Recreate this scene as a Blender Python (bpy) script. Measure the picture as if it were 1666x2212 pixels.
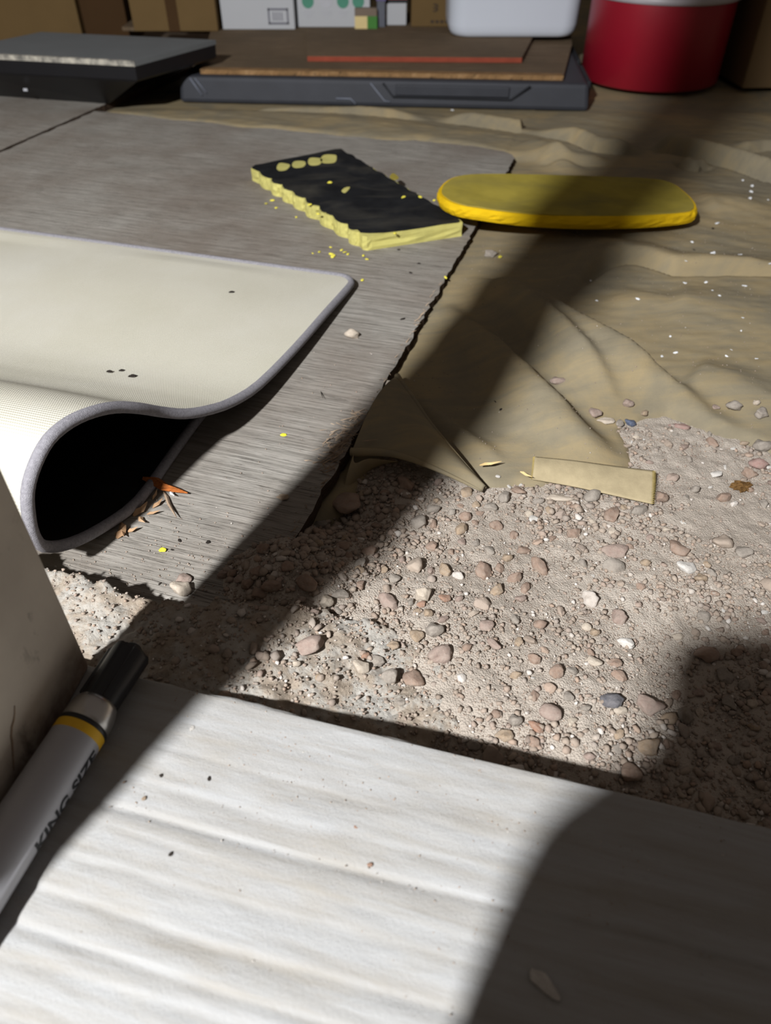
import bpy, bmesh, math, random
import numpy as np
from mathutils import Vector, Matrix, noise as mnoise

for o in list(bpy.data.objects):
    bpy.data.objects.remove(o)
scene = bpy.context.scene
COL = scene.collection
random.seed(7)
RNG = np.random.default_rng(7)

# ------------------------------------------------------------------ camera
F, PITCH, H = 1600.0, math.radians(42), 0.40          # focal length in pixels (frame 1666 x 2212)
cam_d = bpy.data.cameras.new('camera')
cam = bpy.data.objects.new('camera', cam_d)
COL.objects.link(cam)
cam.location = (0, 0, H)
cam.rotation_euler = (math.radians(90) - PITCH, 0, 0)
cam_d.sensor_fit = 'VERTICAL'
cam_d.sensor_height = 36.0
cam_d.sensor_width = 36.0 * 1666 / 2212
cam_d.lens = F / 2212 * 36.0
cam_d.clip_start = 0.005
cam_d.dof.use_dof = True
cam_d.dof.focus_distance = 0.52
cam_d.dof.aperture_fstop = cam_d.lens / 3.2
scene.camera = cam

# ------------------------------------------------------------------ world, lamp, exposure
W = bpy.data.worlds.new('world')
scene.world = W
W.use_nodes = True
bg = W.node_tree.nodes['Background']
bg.inputs[0].default_value = (1.0, 0.86, 0.78, 1)
bg.inputs[1].default_value = 0.08

LAMP = Vector((-0.60, -0.60, 1.15))
ld = bpy.data.lights.new('work_lamp', 'POINT')
ld.energy = 165
ld.color = (0.98, 0.985, 1.0)
ld.shadow_soft_size = 0.034
lamp = bpy.data.objects.new('work_lamp', ld)
COL.objects.link(lamp)
lamp.location = LAMP

vs = scene.view_settings
vs.view_transform = 'Standard'
vs.look = 'None'
vs.exposure = 0.5
vs.gamma = 1.0
vs.use_curve_mapping = False

# ------------------------------------------------------------------ pixel helpers
CP, SP = math.cos(PITCH), math.sin(PITCH)
def ray(px, py):
    u, v = px - 833.0, 1106.0 - py
    return u, F * CP + v * SP, -F * SP + v * CP
def G(px, py, z=0.0):
    """point at height z seen at a pixel"""
    r = ray(px, py)
    t = (H - z) / -r[2]
    return np.array((r[0] * t, r[1] * t, z))
def PY(px, py, Y):
    """point on the upright plane y = Y seen at a pixel"""
    r = ray(px, py)
    t = Y / r[1]
    return np.array((r[0] * t, Y, H + r[2] * t))
def depth(p):
    return p[1] * CP - (p[2] - H) * SP
def proj(x, y, z):
    d = y * CP - (z - H) * SP
    return 833 + F * x / d, 1106 - F * (y * SP + (z - H) * CP) / d

# ------------------------------------------------------------------ numeric noise
def vnoise(x, y, seed=0):
    xi, yi = np.floor(x).astype(np.int64), np.floor(y).astype(np.int64)
    fx, fy = x - xi, y - yi
    fx, fy = fx * fx * (3 - 2 * fx), fy * fy * (3 - 2 * fy)
    def h(a, b):
        n = (a * 374761393 + b * 668265263 + seed * 974634777) & 0xffffffff
        n = ((n ^ (n >> 13)) * 1274126177) & 0xffffffff
        return ((n ^ (n >> 16)) & 0xffff) / 65535.0
    return (h(xi, yi) * (1 - fx) + h(xi + 1, yi) * fx) * (1 - fy) + (h(xi, yi + 1) * (1 - fx) + h(xi + 1, yi + 1) * fx) * fy - 0.5
def fbm(x, y, scale, octv=4, seed=0, gain=0.5):
    r, a, s = 0, 1.0, scale
    for k in range(octv):
        r = r + a * vnoise(x * s + 17.3 * k, y * s - 9.1 * k, seed + k)
        a *= gain
        s *= 2.03
    return r
def sstep(a, b, x):
    t = np.clip((x - a) / (b - a), 0, 1)
    return t * t * (3 - 2 * t)

# ------------------------------------------------------------------ materials
def srgb(c):
    if isinstance(c, str):
        c = [int(c[i:i + 2], 16) / 255 for i in (0, 2, 4)]
    return [v / 12.92 if v <= 0.04045 else ((v + 0.055) / 1.055) ** 2.4 for v in c] + [1.0]
class NT:
    def __init__(s, name):
        s.m = bpy.data.materials.new(name)
        s.m.use_nodes = True
        s.t = s.m.node_tree
        s.b = s.t.nodes['Principled BSDF']
    def n(s, kind, **kw):
        nd = s.t.nodes.new(kind)
        for k, v in kw.items():
            setattr(nd, k, v)
        return nd
    def l(s, a, b):
        s.t.links.new(a, b)
    def coord(s, stretch=(1, 1, 1), rot=(0, 0, 0)):
        tc = s.n('ShaderNodeTexCoord')
        mp = s.n('ShaderNodeMapping')
        mp.inputs['Scale'].default_value = stretch
        mp.inputs['Rotation'].default_value = rot
        s.l(tc.outputs['Object'], mp.inputs['Vector'])
        return mp.outputs[0]
    def noise(s, vec, scale, detail=6, rough=0.6, dist=0.0):
        nd = s.n('ShaderNodeTexNoise')
        nd.inputs['Scale'].default_value = scale
        nd.inputs['Detail'].default_value = detail
        nd.inputs['Roughness'].default_value = rough
        nd.inputs['Distortion'].default_value = dist
        s.l(vec, nd.inputs['Vector'])
        return nd.outputs['Fac']
    def ramp(s, fac, stops):
        r = s.n('ShaderNodeValToRGB')
        e = r.color_ramp.elements
        while len(e) < len(stops):
            e.new(0.5)
        for q, (p, c) in zip(e, stops):
            q.position = p
            q.color = srgb(c)
        s.l(fac, r.inputs[0])
        return r.outputs[0]
    def mix(s, fac, a, b, mode='MIX'):
        m = s.n('ShaderNodeMix', data_type='RGBA', blend_type=mode)
        for sock, v in ((m.inputs[0], fac), (m.inputs[6], a), (m.inputs[7], b)):
            if hasattr(v, 'links'):
                s.l(v, sock)
            elif isinstance(v, (int, float)):
                sock.default_value = v
            else:
                sock.default_value = srgb(v)
        return m.outputs[2]
    def math(s, op, a, b=0.5):
        m = s.n('ShaderNodeMath', operation=op)
        for sock, v in ((m.inputs[0], a), (m.inputs[1], b)):
            if hasattr(v, 'links'):
                s.l(v, sock)
            else:
                sock.default_value = v
        return m.outputs[0]
    def bump(s, h, strength=0.5, dist=0.001):
        b = s.n('ShaderNodeBump')
        b.inputs['Strength'].default_value = strength
        b.inputs['Distance'].default_value = dist
        s.l(h, b.inputs['Height'])
        s.l(b.outputs[0], s.b.inputs['Normal'])
        return b
    def out(s, col, rough=0.9, spec=0.2, metal=0.0):
        if hasattr(col, 'links'):
            s.l(col, s.b.inputs['Base Color'])
        else:
            s.b.inputs['Base Color'].default_value = srgb(col)
        s.b.inputs['Roughness'].default_value = rough
        s.b.inputs['Specular IOR Level'].default_value = spec
        s.b.inputs['Metallic'].default_value = metal
        return s.m
def simple(name, stops, scale=40, rough=0.85, spec=0.2, bump=0.3, bscale=None, bd=0.0005, stretch=(1, 1, 1), metal=0.0):
    n = NT(name)
    v = n.coord(stretch)
    f = n.noise(v, scale)
    c = n.ramp(f, stops)
    if bump:
        n.bump(n.noise(v, bscale or scale * 4), bump, bd)
    return n.out(c, rough, spec, metal)

def mat_stone(per_island):
    n = NT('pebble_mix' if per_island else 'pebble')
    if per_island:
        rnd = n.n('ShaderNodeNewGeometry').outputs['Random Per Island']
    else:
        rnd = n.n('ShaderNodeObjectInfo').outputs['Random']
    base = n.ramp(rnd, [(0.0, '82776d'), (0.22, '998c80'), (0.4, 'a99d90'), (0.55, '9a887e'), (0.68, '958f89'), (0.8, 'aa917f'), (0.88, '756b65'), (0.93, 'b3aaa0'), (0.96, 'd2cec8'), (1.0, 'e6e3de')])
    for nd in n.t.nodes:
        if nd.type == 'VALTORGB':
            nd.color_ramp.interpolation = 'LINEAR'
    v = n.coord()
    f = n.noise(v, 400 if per_island else 1.6, 5, 0.65)
    c = n.mix(n.math('MULTIPLY', f, 0.75), base, 'ac9b8a')
    n.bump(n.noise(v, 900 if per_island else 3.6, 6, 0.75), 0.6, 0.0012)
    return n.out(c, 0.95, 0.1)
def stone_col(name, a, b, amt=0.62):
    n = NT(name)
    v = n.coord()
    c = n.ramp(n.noise(v, 2.2, 6, 0.7), [(0.3, a), (0.7, b)])
    dust = n.noise(v, 1.3, 7, 0.7, 0.4)
    c = n.mix(n.math('MULTIPLY', n.ramp(dust, [(0.3, '303030'), (0.65, 'ffffff')]), amt), c, '9f958a')
    n.bump(n.noise(v, 3.6, 8, 0.75), 0.75, 0.0016)
    return n.out(c, 0.95, 0.08)

M = {}
M['stone_mix'] = mat_stone(True)
M['stone'] = mat_stone(False)
M['st_pale'] = stone_col('pale_stone', 'b5a796', 'd3c7b6', 0.2)
M['st_white'] = stone_col('white_stone', 'c4bfb7', 'e4e0d9', 0.15)
M['st_pink'] = stone_col('pink_stone', '8f7a70', 'b09a8e')
M['st_grey'] = stone_col('grey_stone', '857d74', 'aaa297')
M['st_dark'] = stone_col('dark_stone', '45464c', '74747a', 0.25)
M['st_blue'] = stone_col('blue_stone', '46536a', '66728a', 0.2)
M['st_brown'] = stone_col('brown_stone', '8b7263', 'a98d79')
M['st_tan'] = stone_col('tan_stone', '9c866d', 'b8a186')
M['st_rust'] = stone_col('rust_stone', '9c7059', 'b58d74')
M['st_red'] = stone_col('red_stone', '96706a', 'ad8d84')

# soil
n = NT('dusty_soil')
v = n.coord()
f1 = n.noise(v, 9, 8, 0.65)
f2 = n.noise(v, 260, 8, 0.75)
c = n.ramp(f1, [(0.3, '958b81'), (0.5, 'aaa095'), (0.7, 'bab1a6')])
c = n.mix(n.math('MULTIPLY', f2, 0.8), c, 'b6ab9d')
vo = n.n('ShaderNodeTexVoronoi')
vo.inputs['Scale'].default_value = 800
n.l(v, vo.inputs['Vector'])
h = n.math('ADD', n.math('MULTIPLY', vo.outputs['Distance'], -1.0), n.math('MULTIPLY', f2, 1.5))
n.bump(h, 0.8, 0.0010)
M['soil'] = n.out(c, 0.97, 0.05)

# concrete footing
n = NT('rough_concrete')
v = n.coord()
f1 = n.noise(v, 40, 8, 0.65)
f2 = n.noise(v, 300, 8, 0.75)
c = n.ramp(f1, [(0.36, 'a09283'), (0.46, 'afa395'), (0.53, 'bcb9b2'), (0.64, 'c8c8c3')])
c = n.mix(n.math('MULTIPLY', f2, 0.6), c, 'b5a590')
vo = n.n('ShaderNodeTexVoronoi')
vo.inputs['Scale'].default_value = 260
n.l(v, vo.inputs['Vector'])
n.bump(n.math('ADD', n.math('SUBTRACT', f1, n.math('MULTIPLY', vo.outputs['Distance'], 0.5)), n.math('MULTIPLY', f2, 1.1)), 0.9, 0.0022)
M['concrete'] = n.out(c, 0.95, 0.1)

# weathered plywood: grain along local X
def wood(name, stops, grain=(5, 120, 5), bstr=0.9, bd=0.0018, blotch=None, sc=1.0):
    n = NT(name)
    v = n.coord(grain)
    g1 = n.noise(v, 2.2 * sc, 8, 0.7, 0.25)
    v2 = n.coord((grain[0] * 2.2, grain[1] * 3.2, grain[2]))
    g2 = n.noise(v2, 3.0 * sc, 6, 0.7, 0.1)
    c = n.ramp(g1, stops)
    dark = n.ramp(g2, [(0.33, '000000'), (0.43, 'ffffff')])
    c = n.mix(n.math('MULTIPLY', n.math('SUBTRACT', 1.0, dark), 0.75), c, '372d25')
    if blotch:
        fb = n.noise(n.coord(), 4.0, 5, 0.6)
        c = n.mix(n.math('MULTIPLY', n.ramp(fb, [(0.42, '000000'), (0.62, 'ffffff')]), 0.6), c, blotch)
    hh = n.math('ADD', g1, n.math('MULTIPLY', n.math('MINIMUM', g2, 0.45), 1.8))
    n.bump(hh, bstr, bd)
    return n.out(c, 0.9, 0.15)
M['ply'] = wood('weathered_plywood', [(0.25, '78736c'), (0.45, '949088'), (0.6, 'a5a098'), (0.78, 'b8b4ac')], blotch='76695d')
M['ply_edge'] = wood('plywood_edge', [(0.3, '2e241d'), (0.6, '4d3e32'), (0.8, '6a5646')], (40, 40, 400))
M['ply_brown'] = wood('brown_plywood', [(0.3, '574838'), (0.5, '71604c'), (0.7, '88755d')], blotch='5c5040')
M['worn_edge'] = wood('worn_plywood_edge', [(0.3, '6b5236'), (0.5, '8a6b48'), (0.7, 'a58560')], (14, 90, 14))
M['splinter'] = wood('orange_splinter', [(0.3, '8a4a22'), (0.6, 'bd6f37'), (0.8, 'd48a4e')], (20, 300, 300))
M['twig'] = simple('dry_twig', [(0.3, '7a6450'), (0.7, 'b3a08a')], 60)
M['straw'] = simple('straw', [(0.3, 'b39560'), (0.7, 'd9c08c')], 60)
M['dark_bit'] = simple('dark_bit', [(0.3, '1c1917'), (0.7, '3a332d')], 60)

# whitewashed beam: grain along local X
n = NT('whitewashed_timber')
v = n.coord((5, 60, 5))
g1 = n.noise(v, 2.0, 8, 0.65, 0.3)
c = n.ramp(g1, [(0.25, '918d86'), (0.42, '9b9995'), (0.6, 'a2a2a1'), (0.8, 'a9aaab')])
fb = n.noise(n.coord((1, 2.5, 1)), 22, 6, 0.65)
c = n.mix(n.math('MULTIPLY', n.ramp(fb, [(0.5, '000000'), (0.75, 'ffffff')]), 0.4), c, '968e80')
g3 = n.noise(n.coord((2, 30, 2)), 3, 5, 0.7, 0.5)
f3 = n.noise(n.coord(), 500, 6, 0.75)
n.bump(n.math('ADD', n.math('ADD', n.math('MULTIPLY', g3, 0.35), n.math('MULTIPLY', g1, 0.25)), n.math('MULTIPLY', f3, 0.5)), 0.6, 0.0018)
M['beam'] = n.out(c, 0.9, 0.15)
M['beam_side'] = simple('timber_side', [(0.3, '7d7166'), (0.7, 'a4998c')], 30)

# post: chalky grey with rusty stains low down
n = NT('stained_post')
v = n.coord()
f1 = n.noise(v, 14, 6, 0.6)
c = n.ramp(f1, [(0.3, 'bab2a6'), (0.5, 'c6beb1'), (0.7, 'd0c8b9')])
f2 = n.noise(n.coord((1.5, 1.5, 0.8)), 38, 4, 0.6)
c = n.mix(n.math('MULTIPLY', n.ramp(f2, [(0.6, '000000'), (0.72, 'ffffff')]), 0.65), c, '4e493f')
sx = n.n('ShaderNodeSeparateXYZ')
tc = n.n('ShaderNodeTexCoord')
n.l(tc.outputs['Object'], sx.inputs[0])
low = n.ramp(n.math('ADD', n.math('MULTIPLY', sx.outputs['Z'], 20.0), n.math('MULTIPLY', n.noise(v, 30, 6, 0.7), 0.9)), [(0.55, 'ffffff'), (0.95, '000000')])
c = n.mix(n.math('MULTIPLY', low, 0.8), c, '5e4032')
n.bump(n.noise(v, 160, 6, 0.7), 0.35, 0.0006)
M['post'] = n.out(c, 0.85, 0.25)

# ground cloth
n = NT('dusty_cloth')
v = n.coord()
f1 = n.noise(v, 7, 7, 0.62, 0.6)
f2 = n.noise(n.coord((6, 40, 6), (0, 0, 0.2)), 2.0, 6, 0.65, 0.4)
c = n.ramp(n.math('ADD', n.math('MULTIPLY', f1, 0.7), n.math('MULTIPLY', f2, 0.3)), [(0.34, '706b5d'), (0.46, '7f7763'), (0.56, '908264'), (0.70, 'a4906a')])
f3 = n.noise(v, 180, 6, 0.7)
c = n.mix(n.math('MULTIPLY', f3, 0.35), c, '93866f')
n.bump(n.math('ADD', n.math('MULTIPLY', f2, 0.5), n.math('MULTIPLY', n.noise(v, 500, 4, 0.7), 0.35)), 0.4, 0.0014)
M['cloth'] = n.out(c, 0.97, 0.05)
M['cloth_clean'] = simple('tan_cloth_strip', [(0.3, '988b6f'), (0.7, 'aa9c7d')], 90, 0.97, 0.05, 0.4, 700)
M['thread'] = simple('yellow_thread', [(0.3, '8d7c45'), (0.7, 'a8955a')], 200)

# foam pads
def foam(name, a, b, d=None, dscale=14):
    n = NT(name)
    v = n.coord()
    c = n.ramp(n.noise(v, 26, 6, 0.65), [(0.3, a), (0.7, b)])
    if d:
        fd = n.noise(n.coord((1, 2, 1)), dscale, 6, 0.6, 0.5)
        c = n.mix(n.math('MULTIPLY', n.ramp(fd, [(0.46, '000000'), (0.74, 'ffffff')]), 0.7), c, d)
    n.bump(n.noise(v, 420, 5, 0.75), 0.5, 0.0010)
    return n.out(c, 0.92, 0.1)
M['foam_black'] = foam('black_foam', '131416', '232426', '4a473f', 9)
M['foam_paleyellow'] = foam('pale_yellow_foam', 'bdb568', 'd0c97c', 'a29d60')
M['foam_yellow'] = foam('yellow_foam', 'cfa712', 'dfb81a')
M['foam_dirty'] = foam('dusty_yellow_foam', '97893a', 'a99943', '767044', 8)
M['crumb'] = foam('yellow_crumb', 'e6d84a', 'f4ea66')

# mat
n = NT('woven_cream_mat')
tc = n.n('ShaderNodeUVMap')
mp = n.n('ShaderNodeMapping')
mp.inputs['Scale'].default_value = (1, 1, 1)
n.l(tc.outputs[0], mp.inputs[0])
w1 = n.n('ShaderNodeTexWave', wave_type='BANDS', bands_direction='X')
w1.inputs['Scale'].default_value = 19
w2 = n.n('ShaderNodeTexWave', wave_type='BANDS', bands_direction='Y')
w2.inputs['Scale'].default_value = 13
for w in (w1, w2):
    n.l(mp.outputs[0], w.inputs['Vector'])
hgt = n.math('MULTIPLY', w1.outputs['Fac'], w2.outputs['Fac'])
c = n.ramp(n.noise(n.coord(), 6, 5, 0.6), [(0.3, 'c9c6b7'), (0.5, 'd0cdc0'), (0.7, 'd6d4ca')])
c = n.mix(n.math('MULTIPLY', n.math('SUBTRACT', 1.0, hgt), 0.36), c, 'a8a28a')
n.bump(hgt, 0.7, 0.0006)
M['mat'] = n.out(c, 0.85, 0.2)
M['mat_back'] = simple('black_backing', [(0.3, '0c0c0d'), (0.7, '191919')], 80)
M['binding'] = simple('grey_binding', [(0.3, '7c7a7f'), (0.7, '97959a')], 500, 0.97, 0.05, 0.8, 1500, 0.0008)

# plastics, cartons
def plain(name, col, rough=0.6, spec=0.4, metal=0.0, var=0.12, scale=30, bump=0.15):
    a = srgb(col)
    n = NT(name)
    v = n.coord()
    f = n.noise(v, scale, 5, 0.6)
    m = n.n('ShaderNodeHueSaturation')
    n.l(n.math('ADD', n.math('MULTIPLY', f, 2 * var), 1 - var), m.inputs['Value'])
    m.inputs['Color'].default_value = a
    if bump:
        n.bump(n.noise(v, scale * 12), bump, 0.0005)
    return n.out(m.outputs[0], rough, spec, metal)
M['barrel'] = plain('marker_barrel', 'a3a3a8', 0.45, 0.4, 0.2, 0.03, 40, 0)
M['silver'] = plain('marker_ferrule', 'b3b0ac', 0.28, 0.5, 0.85, 0.05, 40, 0)
M['cap'] = plain('marker_cap', '121216', 0.42, 0.5, 0, 0.08, 40, 0)
M['band_y'] = plain('yellow_band', 'd6a820', 0.5)
M['ink'] = plain('black_ink', '17191c', 0.6)
M['tray'] = plain('black_tray_plastic', '33353b', 0.6, 0.35, 0, 0.25, 20)
M['tray_dark'] = plain('dark_groove', '1b1d22', 0.7)
M['tray_light'] = plain('scuffed_plastic', '6f7480', 0.6)
M['bin'] = plain('black_bin_plastic', '0e0e12', 0.45, 0.5, 0, 0.2)
M['slab'] = plain('grey_slab', '656869', 0.75, 0.3, 0, 0.12, 14)
M['slab_edge'] = simple('chalky_edge', [(0.35, '6c6a64'), (0.55, 'a9a498'), (0.75, 'd6cfbd')], 60)
M['tote'] = plain('white_tote', 'ccd2dc', 0.45, 0.4, 0, 0.03, 8, 0)
M['bucket'] = plain('red_bucket', '8a1224', 0.4, 0.45, 0, 0.12, 14, 0.05)
M['rim'] = plain('bucket_rim', 'a9a4a8', 0.4)
M['carton'] = plain('cardboard', '685436', 0.9, 0.1, 0, 0.12, 12)
M['carton_dark'] = plain('dark_cardboard', '45321f', 0.9, 0.1, 0, 0.15, 12)
M['carton_r'] = plain('brown_cardboard', '6f5c42', 0.9, 0.1, 0, 0.12, 12)
M['white_box'] = plain('white_carton', 'b4b6b9', 0.7, 0.2, 0, 0.03, 12, 0)
M['print_grey'] = plain('grey_print', '6f6f78', 0.8)
M['print_lt'] = plain('light_grey_print', 'b5b6bb', 0.8)
M['print_green'] = plain('green_print', '4f8a74', 0.8)
M['print_dark'] = plain('dark_print', '3d3126', 0.8)
M['red_paint'] = plain('red_paint', '8a4230', 0.8, 0.2, 0, 0.3, 40)
M['olive'] = plain('olive_carton', '76685a', 0.8)
M['cream'] = plain('cream_carton', 'd9c48c', 0.8)
M['green'] = plain('green_carton', '3f7a30', 0.7)
M['purple'] = plain('purple_carton', '6a5f8a', 0.7)
M['slate_carton'] = plain('slate_carton', '5c5f68', 0.7)
M['red_card'] = plain('red_carton', 'c23b3f', 0.7)
M['wall'] = simple('dark_wall', [(0.3, '3a332d'), (0.7, '544a40')], 6)
M['dirt'] = simple('dark_dirt', [(0.3, '5c5044'), (0.7, '7a6b5a')], 8)
M['fleck'] = plain('white_fleck', 'eef0f2', 0.8)
M['chip_y'] = plain('yellow_chip', 'e2dd35', 0.7)
M['leaf'] = simple('dry_leaf', [(0.3, '8a6a4c'), (0.7, 'b89a7a')], 90)

# ------------------------------------------------------------------ mesh helpers
def mk(name, verts, faces, mat, parent=None, smooth=False, loc=(0, 0, 0), rot=(0, 0, 0), mats=None, mi=None):
    me = bpy.data.meshes.new(name)
    me.from_pydata([tuple(map(float, q)) for q in verts], [], [tuple(map(int, f)) for f in faces])
    me.update()
    o = bpy.data.objects.new(name, me)
    COL.objects.link(o)
    for m in (mats or [mat]):
        me.materials.append(M[m] if isinstance(m, str) else m)
    if mi is not None:
        me.polygons.foreach_set('material_index', np.asarray(mi, dtype=np.int32))
    if smooth:
        me.polygons.foreach_set('use_smooth', [True] * len(me.polygons))
    o.location = loc
    o.rotation_euler = rot
    if parent:
        o.parent = parent
    return o
def fix_normals(o):
    bm = bmesh.new()
    bm.from_mesh(o.data)
    bmesh.ops.recalc_face_normals(bm, faces=bm.faces)
    bm.to_mesh(o.data)
    bm.free()
    return o
def tag(o, label=None, cat=None, group=None, kind=None):
    if label: o['label'] = label
    if cat: o['category'] = cat
    if group: o['group'] = group
    if kind: o['kind'] = kind
    return o
def empty(name, loc=(0, 0, 0), rz=0.0):
    o = bpy.data.objects.new(name, None)
    COL.objects.link(o)
    o.location = loc
    o.rotation_euler = (0, 0, rz)
    o.empty_display_size = 0.02
    return o
def gridmesh(X, Y, Z):
    ny, nx = X.shape
    v = np.stack([X.ravel(), Y.ravel(), Z.ravel()], 1)
    i = np.arange((ny - 1) * (nx - 1))
    a = (i // (nx - 1)) * nx + i % (nx - 1)
    f = np.stack([a, a + 1, a + nx + 1, a + nx], 1)
    return v, f
def fastmesh(name, v, f, mat, smooth=True, parent=None):
    me = bpy.data.meshes.new(name)
    k = f.shape[1]
    me.vertices.add(len(v))
    me.vertices.foreach_set('co', np.ascontiguousarray(v, dtype=np.float32).ravel())
    me.loops.add(f.size)
    me.loops.foreach_set('vertex_index', np.ascontiguousarray(f, dtype=np.int32).ravel())
    me.polygons.add(len(f))
    me.polygons.foreach_set('loop_start', np.arange(len(f), dtype=np.int32) * k)
    me.polygons.foreach_set('use_smooth', np.full(len(f), smooth))
    me.update(calc_edges=True)
    me.validate()
    me.materials.append(M[mat])
    o = bpy.data.objects.new(name, me)
    COL.objects.link(o)
    if parent:
        o.parent = parent
    return o
def box(name, lo, hi, mat, parent=None, bev=0.0, loc=(0, 0, 0), rot=(0, 0, 0), taper=1.0, seg=2):
    bm = bmesh.new()
    bmesh.ops.create_cube(bm, size=1)
    lo, hi = np.array(lo, float), np.array(hi, float)
    for q in bm.verts:
        t = np.array(q.co) + 0.5
        p = lo + (hi - lo) * t
        if t[2] > 0.5 and taper != 1.0:
            cx, cy = (lo[:2] + hi[:2]) / 2
            p[0], p[1] = cx + (p[0] - cx) * taper, cy + (p[1] - cy) * taper
        q.co = p
    if bev:
        bmesh.ops.bevel(bm, geom=bm.edges[:], offset=bev, segments=seg, profile=0.5, affect='EDGES')
    me = bpy.data.meshes.new(name)
    bm.to_mesh(me)
    bm.free()
    me.materials.append(M[mat])
    o = bpy.data.objects.new(name, me)
    COL.objects.link(o)
    o.location, o.rotation_euler = loc, rot
    if parent:
        o.parent = parent
    return o
def tube(name, pts, r, mat, parent=None, seg=10, closed_ends=True):
    pts = [Vector(p) for p in pts]
    rr = r if hasattr(r, '__len__') else [r] * len(pts)
    vs_, fs = [], []
    up = Vector((0, 0, 1))
    prev = None
    for i, p in enumerate(pts):
        t = (pts[min(i + 1, len(pts) - 1)] - pts[max(i - 1, 0)]).normalized()
        if prev is None:
            a = t.cross(up if abs(t.dot(up)) < 0.95 else Vector((1, 0, 0))).normalized()
        else:
            a = (prev - t * prev.dot(t)).normalized()
        prev = a
        b = t.cross(a)
        for k in range(seg):
            an = 2 * math.pi * k / seg
            vs_.append(p + (a * math.cos(an) + b * math.sin(an)) * rr[i])
    for i in range(len(pts) - 1):
        for k in range(seg):
            fs.append((i * seg + k, i * seg + (k + 1) % seg, (i + 1) * seg + (k + 1) % seg, (i + 1) * seg + k))
    if closed_ends:
        fs.append(tuple(range(seg))[::-1])
        fs.append(tuple((len(pts) - 1) * seg + k for k in range(seg)))
    return fix_normals(mk(name, vs_, fs, mat, parent, True))
def lathe(name, prof, mat, parent=None, seg=48, axis='z', ribs=None):
    vs_, fs = [], []
    for r, z in prof:
        for k in range(seg):
            an = 2 * math.pi * k / seg
            q = r * (1 + (ribs(k, seg) if ribs else 0))
            vs_.append((q * math.cos(an), q * math.sin(an), z) if axis == 'z' else (z, q * math.cos(an), q * math.sin(an)))
    for i in range(len(prof) - 1):
        for k in range(seg):
            fs.append((i * seg + k, i * seg + (k + 1) % seg, (i + 1) * seg + (k + 1) % seg, (i + 1) * seg + k))
    fs.append(tuple(range(seg))[::-1])
    fs.append(tuple((len(prof) - 1) * seg + k for k in range(seg)))
    o = fix_normals(mk(name, vs_, fs, mat, parent, True))
    return o
def prism(name, top, bot, mat, parent=None, mats=None, bulge=0.0, rows=1, jitter=0.0):
    """solid between two outlines with the same number of points; side may bulge and be uneven"""
    k = len(top)
    top, bot = [np.array(p, float) for p in top], [np.array(p, float) for p in bot]
    cen = sum(top) / k
    vs_ = list(top)
    fs, mi = [], []
    for r in range(1, rows + 1):
        t = r / rows
        for j in range(k):
            p = top[j] * (1 - t) + bot[j] * t
            if r < rows and bulge:
                d = p - cen
                d[2] = 0
                p = p + d / (np.linalg.norm(d) + 1e-9) * bulge * math.sin(math.pi * t)
            if jitter and r < rows:
                p = p + RNG.normal(0, jitter, 3)
            vs_.append(p)
    fs.append(tuple(range(k)))
    mi.append(0)
    for r in range(rows):
        for j in range(k):
            fs.append((r * k + j, (r + 1) * k + j, (r + 1) * k + (j + 1) % k, r * k + (j + 1) % k))
            mi.append(1 if mats else 0)
    fs.append(tuple(rows * k + j for j in range(k))[::-1])
    mi.append(1 if mats else 0)
    o = mk(name, vs_, fs, mat, parent, False, mats=mats, mi=mi)
    return fix_normals(o)
def catmull(pts, sub=8, closed=False):
    pts = [np.array(p, float) for p in pts]
    out = []
    nn = len(pts)
    rng = range(nn if closed else nn - 1)
    for i in rng:
        g = lambda k: pts[k % nn] if closed else pts[min(max(k, 0), nn - 1)]
        p0, p1, p2, p3 = g(i - 1), g(i), g(i + 1), g(i + 2)
        for s in range(sub):
            t = s / sub
            out.append(0.5 * (2 * p1 + (p2 - p0) * t + (2 * p0 - 5 * p1 + 4 * p2 - p3) * t * t + (3 * p1 - p0 - 3 * p2 + p3) * t ** 3))
    if not closed:
        out.append(pts[-1])
    return out

# ------------------------------------------------------------------ layout of the ground
ZB = 0.060                                            # top of the beam
ZP = 0.018                                            # top of the plywood
A0 = G(640, 1160, ZP)[:2]
A1 = G(1125, 320, ZP)[:2]
D = (A1 - A0) / np.linalg.norm(A1 - A0)               # along the plywood's right edge, away from the camera
PL = np.array((-D[1], D[0]))                          # to the left, square to it
def uv(x, y):
    return (x - A0[0]) * D[0] + (y - A0[1]) * D[1], (x - A0[0]) * PL[0] + (y - A0[1]) * PL[1]
def xy(u, v):
    return A0[0] + u * D[0] + v * PL[0], A0[1] + u * D[1] + v * PL[1]
PLY_U, PLY_W = 0.985, 0.826
BE0, BE1 = G(330, 1459, ZB)[:2], G(1666, 1776, ZB)[:2]     # far top edge of the beam
BD = (BE1 - BE0) / np.linalg.norm(BE1 - BE0)
BN = np.array((-BD[1], BD[0]))                        # away from the camera
def poly_sd(x, y, poly):
    """signed distance, negative inside"""
    x, y = np.asarray(x, float), np.asarray(y, float)
    d = np.full(x.shape, 1e9)
    ins = np.zeros(x.shape, bool)
    k = len(poly)
    for i in range(k):
        (ax, ay), (bx, by) = poly[i], poly[(i + 1) % k]
        ex, ey = bx - ax, by - ay
        t = np.clip(((x - ax) * ex + (y - ay) * ey) / (ex * ex + ey * ey), 0, 1)
        d = np.minimum(d, np.hypot(x - ax - t * ex, y - ay - t * ey))
        c = ((ay > y) != (by > y)) & (x < (bx - ax) * (y - ay) / (by - ay + 1e-12) + ax)
        ins ^= c
    return np.where(ins, -d, d)
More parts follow.
